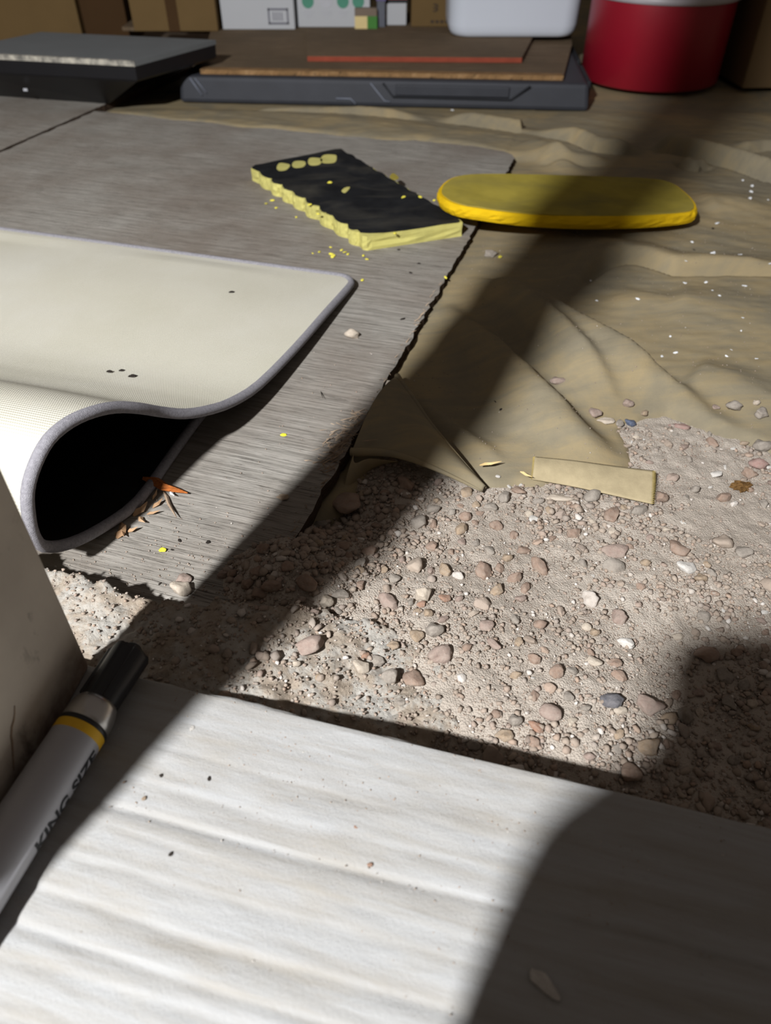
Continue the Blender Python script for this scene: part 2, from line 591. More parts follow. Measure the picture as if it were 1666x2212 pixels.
def line_sd(x, y, pts):
    """distance to a polyline, side sign, parameter 0..1 along it"""
    x, y = np.asarray(x, float), np.asarray(y, float)
    best = np.full(x.shape, 1e9); side = np.zeros(x.shape); par = np.zeros(x.shape)
    k = len(pts) - 1
    for i in range(k):
        (ax, ay), (bx, by) = pts[i], pts[i + 1]
        ex, ey = bx - ax, by - ay
        t = np.clip(((x - ax) * ex + (y - ay) * ey) / (ex * ex + ey * ey), 0, 1)
        d = np.hypot(x - ax - t * ex, y - ay - t * ey)
        m = d < best
        best = np.where(m, d, best)
        side = np.where(m, np.sign(ex * (y - ay) - ey * (x - ax)), side)
        par = np.where(m, (i + t) / k, par)
    return best, side, par

GRAVEL_PX = [(470, 1280), (560, 1215), (640, 1165), (690, 1085), (750, 1050), (830, 985), (960, 1000), (1040, 1050), (1120, 1040),
             (1200, 1040), (1330, 1040), (1380, 1000), (1355, 960), (1335, 925), (1375, 895), (1440, 892), (1500, 905), (1580, 935), (1666, 960), (1800, 985),
             (2050, 1010), (2700, 1060), (3600, 1150), (3600, 2400), (200, 2400), (300, 1500)]
GRAVEL = [tuple(G(a, b, 0.004)[:2]) for a, b in GRAVEL_PX]
def bump2(x, y, px, py, amp, rad):
    c = G(px, py, 0.01)
    return amp * np.exp(-((x - c[0]) ** 2 + (y - c[1]) ** 2) / rad ** 2)
def soil_z(x, y):
    z = 0.002 + 0.006 * fbm(x, y, 9, 3, 3)
    z = z + bump2(x, y, 590, 1250, 0.024, 0.045) + bump2(x, y, 700, 1290, 0.012, 0.05) + bump2(x, y, 900, 1370, 0.012, 0.07)
    z = z + bump2(x, y, 1250, 1560, 0.012, 0.09) - bump2(x, y, 715, 1075, 0.020, 0.028) + bump2(x, y, 1500, 1450, -0.01, 0.05)
    z = z - 0.016 * sstep(0.0, 0.03, poly_sd(x, y, GRAVEL))
    return z
LEDGE_PX = [(-420, 1120), (60, 1200), (130, 1222), (170, 1236), (205, 1244), (250, 1262), (300, 1281), (350, 1287), (430, 1286), (520, 1290), (600, 1296), (680, 1310), (745, 1324), (840, 1352), (930, 1400), (985, 1470), (1010, 1560),
            (700, 1800), (-600, 1800)]
LEDGE = [tuple(G(a, b, 0.044 - 0.028 * float(sstep(450, 900, a)))[:2]) for a, b in LEDGE_PX]
def ledge_z(x, y):
    d = poly_sd(x + 0.010 * fbm(x, y, 40, 4, 5), y + 0.010 * fbm(x, y, 40, 4, 9), LEDGE)
    top = 0.046 - 0.030 * sstep(-0.115, 0.03, x)
    top = top + 0.007 * fbm(x, y, 22, 3, 21) + 0.005 * fbm(x, y, 90, 5, 31, 0.65)
    return top - (top + 0.012) * sstep(-0.006, 0.004, d)

# folds of the ground cloth: polyline in the photograph, height, half width each side
FOLDS = [  # near half width, far half width, depth of the crease on the near side
    ([(985, 690), (1023, 726), (1091, 789), (1174, 872), (1268, 945), (1346, 991), (1400, 1015)], 0.024, 0.034, 0.015, 0),
    ([(1110, 660), (1164, 706), (1242, 778), (1294, 835), (1361, 893)], 0.015, 0.026, 0.010, 0),
    ([(1010, 590), (1091, 633), (1205, 695), (1320, 768), (1424, 830), (1528, 893), (1611, 934), (1680, 960)], 0.030, 0.05, 0.014, 0),
    ([(890, 850), (972, 919), (1050, 971), (1110, 1010)], 0.014, 0.020, 0.010, 0),
    ([(985, 560), (930, 670), (870, 790)], 0.008, 0.02, 0.03, 0),
    ([(950, 655), (1000, 690), (1040, 740)], 0.012, 0.02, 0.012, 0),
    ([(1180, 640), (1260, 580), (1291, 559), (1340, 547), (1389, 552), (1462, 571), (1540, 574), (1666, 578), (1760, 584)], 0.013, 0.011, 0.035, 0.012),
    ([(930, 262), (1005, 265), (1114, 282), (1184, 293), (1245, 297), (1289, 315), (1345, 321), (1400, 326)], 0.018, 0.012, 0.026, 0.016),
    ([(1400, 316), (1450, 320), (1506, 328), (1593, 354), (1666, 380), (1760, 402)], 0.024, 0.013, 0.020, 0.018),
    ([(540, 236), (610, 240), (690, 243), (800, 252), (940, 262)], 0.012, 0.012, 0.025, 0.014),
    ([(1130, 312), (1150, 318), (1184, 332), (1223, 354), (1260, 372)], 0.020, 0.03, 0.02, 0),
    ([(1480, 345), (1500, 358), (1530, 352)], 0.010, 0.012, 0.02, 0.010),
    ([(1600, 320), (1640, 314), (1700, 312)], 0.010, 0.012, 0.02, 0.010),
    ([(1300, 640), (1440, 655), (1600, 640)], 0.005, 0.02, 0.03, 0),
    ([(1150, 345), (1200, 340), (1330, 345)], 0.010, 0.014, 0.02, 0.006),
    ([(1510, 440), (1600, 440), (1700, 450)], 0.010, 0.03, 0.04, 0),
    ([(1440, 640), (1560, 660), (1750, 720)], 0.006, 0.06, 0.05, 0),
    ([(1480, 800), (1580, 830), (1750, 870)], 0.010, 0.06, 0.03, 0),
]
FOLDP = [([tuple(G(a, b, 0.012)[:2]) for a, b in p], h_, w1_, w2_, g_) for p, h_, w1_, w2_, g_ in FOLDS]
def cloth_z(x, y):
    wx = x + 0.006 * fbm(x, y, 9, 3, 41)
    wy = y + 0.006 * fbm(x, y, 9, 3, 47)
    z = 0.009 + 0.008 * fbm(x, y, 4, 2, 51) + 0.0022 * fbm(x * 0.4 + y * 0.4, y * 1.3 + x * 0.6, 22, 3, 61)
    z = z + 0.0012 * fbm(x, y * 2.2, 60, 3, 71)
    for pts, h_, wn, wf, g_ in FOLDP:
        d, s, t = line_sd(wx, wy, pts)
        w = np.where(s < 0, wn, wf)
        q = np.clip(1 - d / (2.0 * w), 0, 1)
        prof = q * q * (3 - 2 * q)
        end = sstep(0, 0.18, t) * (1 - sstep(0.45 if not g_ else 0.8, 1.0, t) * 0.95)
        z = z + h_ * prof ** 1.5 * end
        if g_:
            z = z - g_ * end * np.exp(-((d - wn * 1.25) / 0.006) ** 2) * (s < 0)
    u, v = uv(x, y)
    near = np.exp(-(np.clip(-v, 0, 9) / 0.05) ** 2) * (v < 0.02)            # lies close against the plywood's right edge
    z = z * (1 - 0.8 * near) + 0.005 * 0.8 * near
    # goes under the plywood, rides over its far edge
    wob = 0.03 * fbm(x, y, 4, 3, 81) + 0.012 * fbm(x, y, 15, 2, 85)
    over = sstep(-0.035, -0.015, u - PLY_U + wob - 0.02 * np.clip(v, 0, 1)) * (1 - sstep(PLY_W - 0.03, PLY_W, v))
    under = sstep(0.0, 0.006, v) * (1 - over)
    far = sstep(-0.03, 0.0, u - PLY_U + wob) * sstep(-0.14, 0.0, v) * (1 - sstep(0.06, 0.2, u - PLY_U))
    z = z * (1 - under) + (-0.004) * under
    z = z + far * 0.011
    z = z * (1 - 0.75 * sstep(1.56, 1.66, y)) + 0.002
    # sinks under the gravel
    d = poly_sd(x + 0.012 * fbm(x, y, 30, 3, 91), y + 0.012 * fbm(x, y, 30, 3, 95), GRAVEL)
    z = z * (0.35 + 0.65 * sstep(-0.005, 0.07, d)) - 0.05 * (1 - sstep(-0.030, 0.006, d))
    return np.maximum(z, -0.03)

# ------------------------------------------------------------------ structure: floor, wall
tag(box('floor', (-2.2, -1.2, -0.12), (2.6, 3.4, -0.035), 'dirt'), kind='structure')
tag(box('wall_back', (-2.2, 3.2, -0.035), (2.6, 3.3, 1.7), 'wall'), kind='structure')
gx, gy = np.meshgrid(np.concatenate([np.arange(-0.30, 0.52, 0.0022), np.arange(0.52, 0.95, 0.005)]), np.arange(-0.02, 0.66, 0.0024))
gz = soil_z(gx, gy) + 0.0022 * fbm(gx, gy, 110, 4, 7, 0.65)
v_, f_ = gridmesh(gx, gy, gz)
soil = fastmesh('floor_soil', v_, f_, 'soil')
tag(soil, 'dusty brown soil under the gravel', kind='structure')

# concrete footing
lx_, ly_ = np.meshgrid(np.arange(-0.50, 0.10, 0.0020), np.arange(0.08, 0.44, 0.0020))
lz_ = ledge_z(lx_, ly_)
v_, f_ = gridmesh(lx_, ly_, lz_)
keep = lz_.ravel()[f_].max(axis=1) > -0.011
ledge = fastmesh('concrete_footing', v_, f_[keep], 'concrete')
tag(ledge, 'rough pale concrete footing edge under the grey post', 'footing')

# plywood sheets: local X along grain (towards the right edge), local Y away from the camera
RZ = math.atan2(-PL[1], -PL[0])
def sheet(name, label, u0, u1, v0, v1, z1, th, tilt=(0, 0), ragged=True, seed=1):
    """sheet of plywood in the (u, v) frame: v to the left, u away"""
    ox, oy = xy(u0, v0)
    root = empty(name, (ox, oy, 0), RZ)
    w, l = v1 - v0, u1 - u0
    out = []
    N = 90
    def rag(t, s, a):
        return a * fbm(np.array(t * 30.0), np.array(s * 7.7 + seed), 1.0, 5, seed, 0.7)
    for i in range(N * 2):                            # right edge, away
        t = i / (N * 2)
        out.append((0.0 + rag(t * 4, 1, 0.0035 if ragged else 0.002), l * t))
    for i in range(N):
        t = i / N
        out.append((-w * t, l + rag(t * 2, 2, 0.004)))
    for i in range(N):
        t = i / N
        out.append((-w + rag(t * 3, 3, 0.004), l * (1 - t)))
    for i in range(N):
        t = i / N
        out.append((-w * (1 - t), rag(t * 3, 4, 0.006)))
    if ragged:                                        # rounded far right corner
        out = [(x - 0.05 * max(0, 1 - (l - y) / 0.05) ** 2 if y > l - 0.05 and x > -0.06 else x, y) for x, y in out]
    zt = lambda x, y: z1 + tilt[0] * x + tilt[1] * y
    top = [(x, y, zt(x, y)) for x, y in out]
    bot = [(x, y, zt(x, y) - th) for x, y in out]
    body = prism('board', top, bot, 'ply', root, mats=['ply', 'ply_edge'])
    tag(root, label, 'plywood')
    return root
ply = sheet('plywood_sheet', 'weathered grey plywood sheet with frayed edge under the cream mat', -0.20, PLY_U, 0.0, PLY_W, ZP, 0.012)
ply2 = sheet('plywood_sheet', 'weathered plywood sheet under the black bin with grey lid', 0.0, 1.4, PLY_W + 0.012, PLY_W + 0.9, ZP - 0.001, 0.012, ragged=False, seed=5)
# frayed fibres along the plywood's right edge
fr = []
fl_c = [uv(*G(a, b, ZP)[:2])[0] for a, b in ((765, 905), (752, 935), (735, 960), (722, 985), (705, 1000))]
for i in range(260):
    u = random.choice((random.gauss(random.choice(fl_c), 0.008), random.gauss(random.choice(fl_c), 0.010), random.uniform(-0.02, 0.45)))
    dense = min(abs(u - q) for q in fl_c) < 0.015
    x0, y0 = xy(u, abs(random.gauss(0, 0.010 if dense else 0.003)))
    a = random.uniform(-1.2, 1.2)
    ln = random.uniform(0.004, 0.015) if dense else random.uniform(0.003, 0.007)
    dx, dy = -PL[0] * math.cos(a) - D[0] * math.sin(a), -PL[1] * math.cos(a) - D[1] * math.sin(a)
    fr.append((Vector((x0 - dx * ln * .5, y0 - dy * ln * .5, ZP - 0.0005)), Vector((x0 + dx * ln * .5, y0 + dy * ln * .5, ZP + random.uniform(-0.001, 0.006)))))
vs_, fs_ = [], []
for a, b in fr:
    k = len(vs_)
    r = random.uniform(0.0004, 0.0010)
    t = (b - a).normalized()
    s = t.cross(Vector((0, 0, 1))).normalized() * r
    q = Vector((0, 0, r))
    vs_ += [a + s, a - s, a + q, b]
    fs_ += [(k, k + 1, k + 3), (k + 1, k + 2, k + 3), (k + 2, k, k + 3), (k, k + 2, k + 1)]
fib = mk('frayed_fibres', vs_, fs_, 'twig')
fib.parent = ply
fib.matrix_parent_inverse = Matrix.Translation(ply.location).inverted() if False else (Matrix.Translation(ply.location) @ Matrix.Rotation(RZ, 4, 'Z')).inverted()
fib['kind'] = 'stuff'

# ground cloth
def cloth_patch(xs, ys):
    cx_, cy_ = np.meshgrid(xs, ys)
    cz_ = cloth_z(cx_, cy_)
    v, f = gridmesh(cx_, cy_, cz_)
    u, w = uv(v[:, 0], v[:, 1])
    drop = (w > 0.05) & (u < PLY_U - 0.12)
    drop |= (v[:, 2] < -0.020) | (w > PLY_W + 0.02)
    keep = ~drop[f].all(axis=1)
    return v, f[keep]
xs = np.concatenate([np.arange(-1.15, -0.55, 0.011), np.arange(-0.55, -0.05, 0.008), np.arange(-0.05, 0.80, 0.0042), np.arange(0.80, 1.5, 0.011)])
ys = np.concatenate([np.arange(0.30, 1.05, 0.0042), np.arange(1.05, 1.70, 0.0040), np.arange(1.70, 3.1, 0.03)])
v_, f_ = cloth_patch(xs, ys)
cloth = fastmesh('ground_cloth', v_, f_, 'cloth')
tag(cloth, 'wrinkled dusty tan ground cloth spread beside the plywood sheet', 'ground cloth')

def plan_top(x, y):
    """height of the uppermost ground surface"""
    x, y = np.asarray(x, float), np.asarray(y, float)
    z = np.maximum(soil_z(x, y), cloth_z(x, y))
    z = np.maximum(z, ledge_z(x, y))
    u, v = uv(x, y)
    return np.where((v > 0) & (v < PLY_W) & (u > -0.2) & (u < PLY_U), np.maximum(z, ZP), z)
def on_ground(px, py, z=0.01):
    for _ in range(6):
        p = G(px, py, z)
        z = 0.5 * z + 0.5 * float(plan_top(p[0], p[1]))
    p = G(px, py, z)
    return np.array((p[0], p[1], float(plan_top(p[0], p[1]))))

# folded-over tongue of cloth by the plywood edge, and the loose strip
def coons(name, A, B, mat, parent, nu=26, nv=14, sag=0.0, lift=None):
    """surface between two curves given as point lists"""
    a, b = catmull(A, nu), catmull(B, nu)
    ia = np.linspace(0, len(a) - 1, nu).round().astype(int)
    ib = np.linspace(0, len(b) - 1, nu).round().astype(int)
    a, b = np.array(a)[ia], np.array(b)[ib]
    vs_, fs = [], []
    for j in range(nv):
        t = j / (nv - 1)
        p = a * (1 - t) + b * t
        p[:, 2] += sag * math.sin(math.pi * t) * np.linspace(1, 0.25, nu)
        vs_ += list(p)
    for j in range(nv - 1):
        for i in range(nu - 1):
            fs.append((j * nu + i, j * nu + i + 1, (j + 1) * nu + i + 1, (j + 1) * nu + i))
    o = mk(name, vs_, fs, mat, parent, True)
    m = o.modifiers.new('s', 'SOLIDIFY')
    m.thickness = 0.0008
    return o
up_e = [G(858, 812, 0.020), G(885, 850, 0.024), G(930, 915, 0.026), G(985, 980, 0.020), G(1050, 1054, 0.005)]
lo_e = [G(760, 978, 0.018), G(820, 978, 0.024), G(880, 990, 0.027), (G(960, 1022, 0.019)), G(1042, 1062, 0.004)]
fl = coons('folded_tongue', up_e, lo_e, 'cloth', cloth, nu=40, nv=22, sag=0.014)
lip = [p + np.array((0, 0, 0.0005)) for p in catmull(lo_e, 6)]
tube('rolled_lip', lip, [0.0042 * (1 - 0.75 * k / (len(lip) - 1)) for k in range(len(lip))], 'cloth', cloth, 10)
lip = catmull(up_e, 6)
tube('rolled_lip', lip, [0.0030 * (1 - 0.7 * k / (len(lip) - 1)) for k in range(len(lip))], 'cloth', cloth, 10)
lo2 = [G(764, 982, 0.020), G(768, 1000, 0.016), G(800, 990, 0.018), G(860, 996, 0.014)]
lo3 = [G(738, 1072, -0.006), G(745, 1074, -0.008), G(775, 1040, -0.004), G(800, 1010, 0.0)]
coons('hanging_fold', lo2, lo3, 'cloth', cloth, sag=0.003)
st_t = [G(1155, 988, 0.013), G(1240, 996, 0.013), G(1330, 1008, 0.011), G(1413, 1018, 0.014)]
st_b = [G(1150, 1036, 0.005), G(1240, 1052, 0.005), G(1330, 1072, 0.005), G(1410, 1090, 0.006)]
strip = coons('loose_strip', st_t, st_b, 'cloth_clean', cloth, sag=0.003)
strip['label'] = 'flat tan cloth strip with stitched ends'
for (a, b) in ((st_t[0], st_b[0]), (st_t[-1], st_b[-1])):
    vs_, fs_ = [], []
    for i in range(22):
        t = (i + .5) / 22
        p = a * (1 - t) + b * t
        p = p + np.array((0, 0, 0.003 * math.sin(math.pi * t) * 0.6 + 0.0006))
        k = len(vs_)
        sx_ = 0.0016
        vs_ += [p + (-sx_, -0.0003, 0), p + (sx_, -0.0003, 0), p + (sx_, 0.0003, 0), p + (-sx_, 0.0003, 0), p + (0, 0, 0.0006)]
        fs_ += [(k, k + 1, k + 4), (k + 1, k + 2, k + 4), (k + 2, k + 3, k + 4), (k + 3, k, k + 4)]
    s_ = mk('stitching', vs_, fs_, 'thread', strip)
    s_['kind'] = 'stuff'

# ------------------------------------------------------------------ beam, post, added shadow board
BROOT = BE0 - BD * 0.55
BL, BWD = 1.25, 0.19
brz = math.atan2(BD[1], BD[0])
beam = empty('timber_beam', (BROOT[0], BROOT[1], 0), brz)
tag(beam, 'whitewashed weathered timber beam with coarse grain carrying the marker', 'beam')
nxs = np.arange(0, BL, 0.0030)
nys = np.concatenate([np.arange(-BWD, -0.006, 0.0011), np.linspace(-0.006, 0.0, 14)])
bx, by = np.meshgrid(nxs, nys)
edge = np.clip((by + 0.006) / 0.006, 0, 1)
wav = by + 0.006 * fbm(bx, by, 5, 2, 13)
groove = np.zeros_like(bx)
gr = random.Random(3)
yy = -0.040
while yy > -BWD:
    w_ = gr.uniform(0.0016, 0.0034)
    ph = gr.uniform(0, 9)
    yc = yy + 0.0030 * np.sin(bx * 7 + ph) + 0.0022 * fbm(bx, by * 0 + ph, 9, 3, 17)
    dd = wav - yc
    amp = gr.uniform(0.0003, 0.0008) * (0.4 + 1.2 * (vnoise(bx * 6 + ph, by * 0, 19) + 0.5))
    groove = groove - amp * np.exp(-np.where(dd > 0, (dd / (w_ * 0.6)) ** 2, (dd / (w_ * 1.5)) ** 2))
    yy -= gr.uniform(0.009, 0.019)
bz = ZB + groove - 0.0035 * (1 - np.sqrt(np.clip(1 - edge ** 2, 0, 1))) + 0.0012 * fbm(bx * 0.3, by, 70, 3, 23) * (1 - edge)
byy = by - 0.0035 * (edge > 0.5) * edge * (0.5 + fbm(bx, by * 0, 16, 4, 29, 0.7)) 
v_, f_ = gridmesh(bx, byy, bz)
bt = fastmesh('worn_top', v_, f_, 'beam', True, beam)
ny, nx = bx.shape
sv, sf = [], []
for i in range(0, nx, 1):
    for z in (bz[-1, i], 0.040, 0.020, 0.0):
        sv.append((bx[-1, i], byy[-1, i] if z > 0.041 else byy[-1, i] - 0.001, z))
for i in range(nx - 1):
    for k in range(3):
        sf.append((i * 4 + k, i * 4 + 4 + k, i * 4 + 5 + k, i * 4 + 1 + k))
mk('far_face', sv, sf, 'beam_side', beam, True)
box('core', (0, -BWD, 0.0), (BL, -0.006, ZB - 0.008), 'beam_side', beam)

# post standing on the beam
E1 = G(210, 1440, ZB)[:2]
post_rz = -math.radians(8.7)
post = tag(box('wooden_post', (-0.016, -0.182, 0.0), (0.0, 0.0, 1.6), 'post', None, 0.002, (E1[0] - 0.004, E1[1], ZB), (0, 0, post_rz)),
           'chalky grey upright plank post with dark stains and rusty foot standing on the beam', 'post')
ck = []
cr = random.Random(5)
for base in ((-0.072, 0.016), (-0.082, 0.028), (-0.105, 0.012)):
    y, z = base
    pts = []
    for k in range(9):
        pts.append((0.0004, y, z))
        y += cr.uniform(0.001, 0.003)
        z += cr.uniform(0.001, 0.005)
    ck.append(tube('crack', pts, [0.0002 + 0.0003 * math.sin(math.pi * k / 8) for k in range(9)], 'twig', post, 5))

# added unseen board behind the camera, outlined to cast the broad shadow across the beam
def hit_plane(px, py, z):
    s = G(px, py, z)
    # plane y = -0.04 - 0.265 x
    f = lambda p: p[1] + 0.04 + 0.265 * p[0]
    L_ = np.array(LAMP)
    a, b = f(L_), f(s)
    t = a / (a - b)
    return L_ + t * (s - L_)
outl = [hit_plane(*q) for q in ((980, 2212, ZB), (1075, 1960, ZB), (1145, 1810, ZB), (1195, 1745, ZB), (1400, 1600, 0.015), (1410, 1520, 0.01), (1412, 1440, 0.01), (1430, 1390, 0.01), (1470, 1358, 0.01), (1560, 1342, 0.01), (1666, 1340, 0.01))]
P0, P1 = outl[0], outl[-1]
left_foot = np.array((P0[0] + 0.03, -0.04 - 0.265 * (P0[0] + 0.03), -0.03))
xr = 0.20
outl = [left_foot] + outl + [np.array((xr, -0.04 - 0.265 * xr, P1[2] - 0.01)), np.array((xr, -0.04 - 0.265 * xr, -0.03))]
off = np.array((-0.256, -0.967, 0)) * 0.016
bo = prism('added_shadow_board', outl, [p + off for p in outl], 'ply', None)
tag(bo, 'added unseen upright board behind the beam, shaped to cast the broad shadow', 'board')

# ------------------------------------------------------------------ marker lying on the beam
MZ = ZB + 0.0129
m0, m1 = G(0, 1850, MZ), G(272, 1428, MZ)
ma = m1 - m0
ma /= np.linalg.norm(ma)
band = G(168, 1578, MZ)
band = m0 + ma * np.dot(band - m0, ma)
mroot = empty('marker_pen', (band[0], band[1], MZ), math.atan2(ma[1], ma[0]))
tag(mroot, 'grey marker pen with black cap lying on the whitewashed beam', 'marker')
R = 0.0093
mroot.scale = (1.365,) * 3
lathe('barrel', [(R * 0.8, -0.106), (R, -0.104), (R, -0.0035), (R, -0.0034)], 'barrel', mroot, 64, 'x')
lathe('yellow_ring', [(R * 1.004, -0.0036), (R * 1.006, -0.0034), (R * 1.006, -0.0002), (R * 1.004, 0.0)], 'band_y', mroot, 64, 'x')
lathe('black_ring', [(R * 1.0, 0.0), (R * 1.02, 0.0003), (R * 1.02, 0.0016), (R * 0.98, 0.0018)], 'cap', mroot, 64, 'x')
lathe('ferrule', [(R * 0.99, 0.0017), (R * 0.99, 0.0045), (R * 0.96, 0.0075), (R * 0.90, 0.0100), (R * 0.82, 0.0118), (R * 0.7, 0.0124)], 'silver', mroot, 64, 'x')
rb = lambda k, s: 0.09 if (k % 16) < 6 else 0.0
cp = lathe('cap', [(R * 0.70, 0.0116), (R * 0.74, 0.0122), (R * 0.80, 0.0350), (R * 0.74, 0.0364), (R * 0.40, 0.0368)], 'cap', mroot, 96, 'x', rb)
cp.data.polygons.foreach_set('use_smooth', [False] * len(cp.data.polygons))
lathe('cap_tip', [(R * 0.34, 0.0360), (R * 0.34, 0.0392), (R * 0.28, 0.0398)], 'cap', mroot, 24, 'x')
# clip on the cap's left flank
box('pocket_clip', (0.014, R * 0.72, -0.0016), (0.0355, R * 0.98, 0.0016), 'cap', mroot, 0.0005)
# lettering wrapped around the barrel
def wrap_text(txt, x_end, size, a_top, parent):
    cu = bpy.data.curves.new('t', 'FONT')
    cu.body = txt
    cu.size = size
    cu.offset = 0.00030
    cu.align_x = 'RIGHT'
    to = bpy.data.objects.new('t', cu)
    COL.objects.link(to)
    dg = bpy.context.evaluated_depsgraph_get()
    me = bpy.data.meshes.new_from_object(to.evaluated_get(dg))
    bpy.data.objects.remove(to)
    bm = bmesh.new()
    bm.from_mesh(me)
    bmesh.ops.triangulate(bm, faces=bm.faces)
    bmesh.ops.subdivide_edges(bm, edges=[e for e in bm.edges if e.calc_length() > 0.0012], cuts=3, use_grid_fill=True)
    ymax = max(q.co.y for q in bm.verts)
    for q in bm.verts:
        an = math.radians(a_top) + (ymax - q.co.y) / R          # angle from the top, to the right
        q.co = Vector((x_end + q.co.x, -(R + 0.00008) * math.sin(an), (R + 0.00008) * math.cos(an)))
    me2 = bpy.data.meshes.new('lettering')
    bm.to_mesh(me2)
    bm.free()
    me2.materials.append(M['ink'])
    o = bpy.data.objects.new('lettering', me2)
    COL.objects.link(o)
    o.parent = parent
    return o
wrap_text('KING SIZE', -0.0058, 0.0078, 82, mroot)

# ------------------------------------------------------------------ mat folded over itself
C0 = G(770, 600, 0.026)
NRM = np.array((D[1], -D[0]))
def epl(px, py, o):
    r = ray(px, py)
    k = (C0[0] * NRM[0] + C0[1] * NRM[1] + o) / (r[0] * NRM[0] + r[1] * NRM[1])
    return np.array((r[0] * k, r[1] * k, H + r[2] * k))
edge_px = [(770, 602, 0), (735, 642, 0), (700, 681, 0), (640, 750, 0), (560, 831, -.002), (500, 869, -.006), (450, 886, -.010), (400, 894, -.015), (350, 890, -.020), (300, 882, -.022), (250, 880, -.025),
           (200, 890, -.027), (150, 912, -.030), (105, 950, -.032), (75, 1005, -.034), (60, 1060, -.036), (62, 1112, -.038), (72, 1155, -.040), (95, 1180, -.042), (150, 1174, -.042), (220, 1140, -.040)]
ep = [epl(*q) for q in edge_px]
for q in ((300, 1080), (380, 970), (440, 890)):
    ep.append(G(q[0], q[1], 0.0225))
last = ep[-1]
for k in (0.08, 0.18, 0.26):
    ep.append(np.array((last[0] + D[0] * k, last[1] + D[1] * k, 0.0222)))
ec = np.array(catmull(ep, 6))
WD = PL                                               # the sheet runs off to the left
mroot2 = empty('folded_mat', (C0[0], C0[1], ZP))
tag(mroot2, 'cream woven mat with grey bound edge, folded over on the plywood', 'mat')
org = np.array((C0[0], C0[1], ZP))
ts = np.concatenate([[0], np.linspace(0.004, 0.06, 10), np.linspace(0.07, 0.75, 40)])
arc = np.concatenate([[0], np.cumsum(np.linalg.norm(np.diff(ec, axis=0), axis=1))])
sx0 = ec.copy()
tang = np.gradient(ec, axis=0)
tang /= np.linalg.norm(tang, axis=1)[:, None]
nor = np.cross(np.append(WD, 0), tang)
nor = nor / np.linalg.norm(nor, axis=1)[:, None]
if nor[3, 2] < 0:
    nor = -nor
TH = 0.0032
RC = 0.022                                            # rounded corner
t0c = np.where(arc < RC, RC - np.sqrt(np.clip(RC ** 2 - (RC - np.minimum(arc, RC)) ** 2, 0, None)), 0.0)
def mat_side(name, offset, mat):
    vs_, uvs = [], []
    for i, t in enumerate(ts):
        p = sx0 + nor * offset
        te = t0c + t * (ts[-1] - t0c) / ts[-1]
        p[:, 0] += WD[0] * te
        p[:, 1] += WD[1] * te
        wv = 0.003 * np.sin(t * 9 + arc * 6) * sstep(0, 0.2, t) * (arc > 0.02) * (arc < arc[-1] * 0.6)
        p[:, 2] = p[:, 2] + wv
        vs_.append(p - org)
    k = len(ec)
    v = np.concatenate(vs_)
    f = []
    for i in range(len(ts) - 1):
        for j in range(k - 1):
            f.append((i * k + j, i * k + j + 1, (i + 1) * k + j + 1, (i + 1) * k + j))
    o = mk(name, v, f, mat, mroot2, True)
    uvl = o.data.uv_layers.new(name='UVMap')
    vi = np.empty(len(o.data.loops), dtype=np.int32)
    o.data.loops.foreach_get('vertex_index', vi)
    U = np.stack([ts[vi // k] * 10, arc[vi % k] * 10], 1)
    uvl.data.foreach_set('uv', U.astype(np.float32).ravel())
    return o
mat_side('woven_face', TH / 2, 'mat')
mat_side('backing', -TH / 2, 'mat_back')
bind = [C0 - org + np.append(WD, 0) * t for t in np.linspace(0.75, RC, 30)]
for k in range(1, 10):                                # around the corner
    an = math.pi / 2 * k / 10
    bind.append(C0 - org + np.append(WD, 0) * RC * (1 - math.sin(an)) - np.append(D, 0) * RC * (1 - math.cos(an)))
bind += [p - org for p, a_ in zip(ec[::2], arc[::2]) if a_ > RC]
tube('edge_binding', bind, [0.0032] * 30 + [0.0032 + 0.0009 * k / 9 for k in range(9)] + [0.0042] * (len(bind) - 39), 'binding', mroot2, 14)

# ------------------------------------------------------------------ foam pads
zt = 0.036
def side_pts(a, b, n, scal=0, amp=0, ph=0):
    out = []
    for i in range(n):
        t = i / n
        p = a * (1 - t) + b * t
        if amp:
            d = (b - a) / np.linalg.norm(b - a)
            nn = np.array((d[1], -d[0], 0))
            p = p - nn * amp * (abs(math.sin(math.pi * (t * scal + ph + 0.10 * math.sin(9 * t)))) - 0.6) * (0.75 + 0.25 * math.sin(17 * t + 1))
        out.append(p)
    return out
pn, pl, pf, pr = G(788, 512, zt), G(537, 360, zt), G(735, 321, zt), G(1003, 480, zt)
c = lambda a, b, t: a * (1 - t) + b * t
otl = side_pts(c(pn, pl, .05), c(pn, pl, .93), 110, 8.0, 0.0085, 0.1) + [c(pn, pl, .975), c(pl, pf, .06), c(pl, pf, .14)]
otl += [c(pl, pf, t) for t in (.3, .5, .7, .86, .94)] + [c(pf, pr, .012), c(pf, pr, .03)]
otl += side_pts(c(pf, pr, .08), c(pf, pr, .94), 50, 9.5, 0.004) + [c(pf, pr, .975), c(pr, pn, .015), c(pr, pn, .05)] + [c(pr, pn, t) for t in (.2, .4, .6, .8, .93, .975)] + [c(pn, pl, .015)]
pad = empty('kneeling_pad', (float(pn[0]), float(pn[1]), ZP))
tag(pad, 'black foam kneeling pad with nibbled pale yellow edges lying on plywood', 'kneeling pad')
po = np.array((pn[0], pn[1], ZP))
cen = sum(otl) / len(otl)
top = [p - po for p in otl]
bot = [p * [1, 1, 0] + np.array((0, 0, ZP)) - po for p in otl]
prism('foam_core', top, bot, 'foam_paleyellow', pad, rows=4, jitter=0.0007)
skin = []
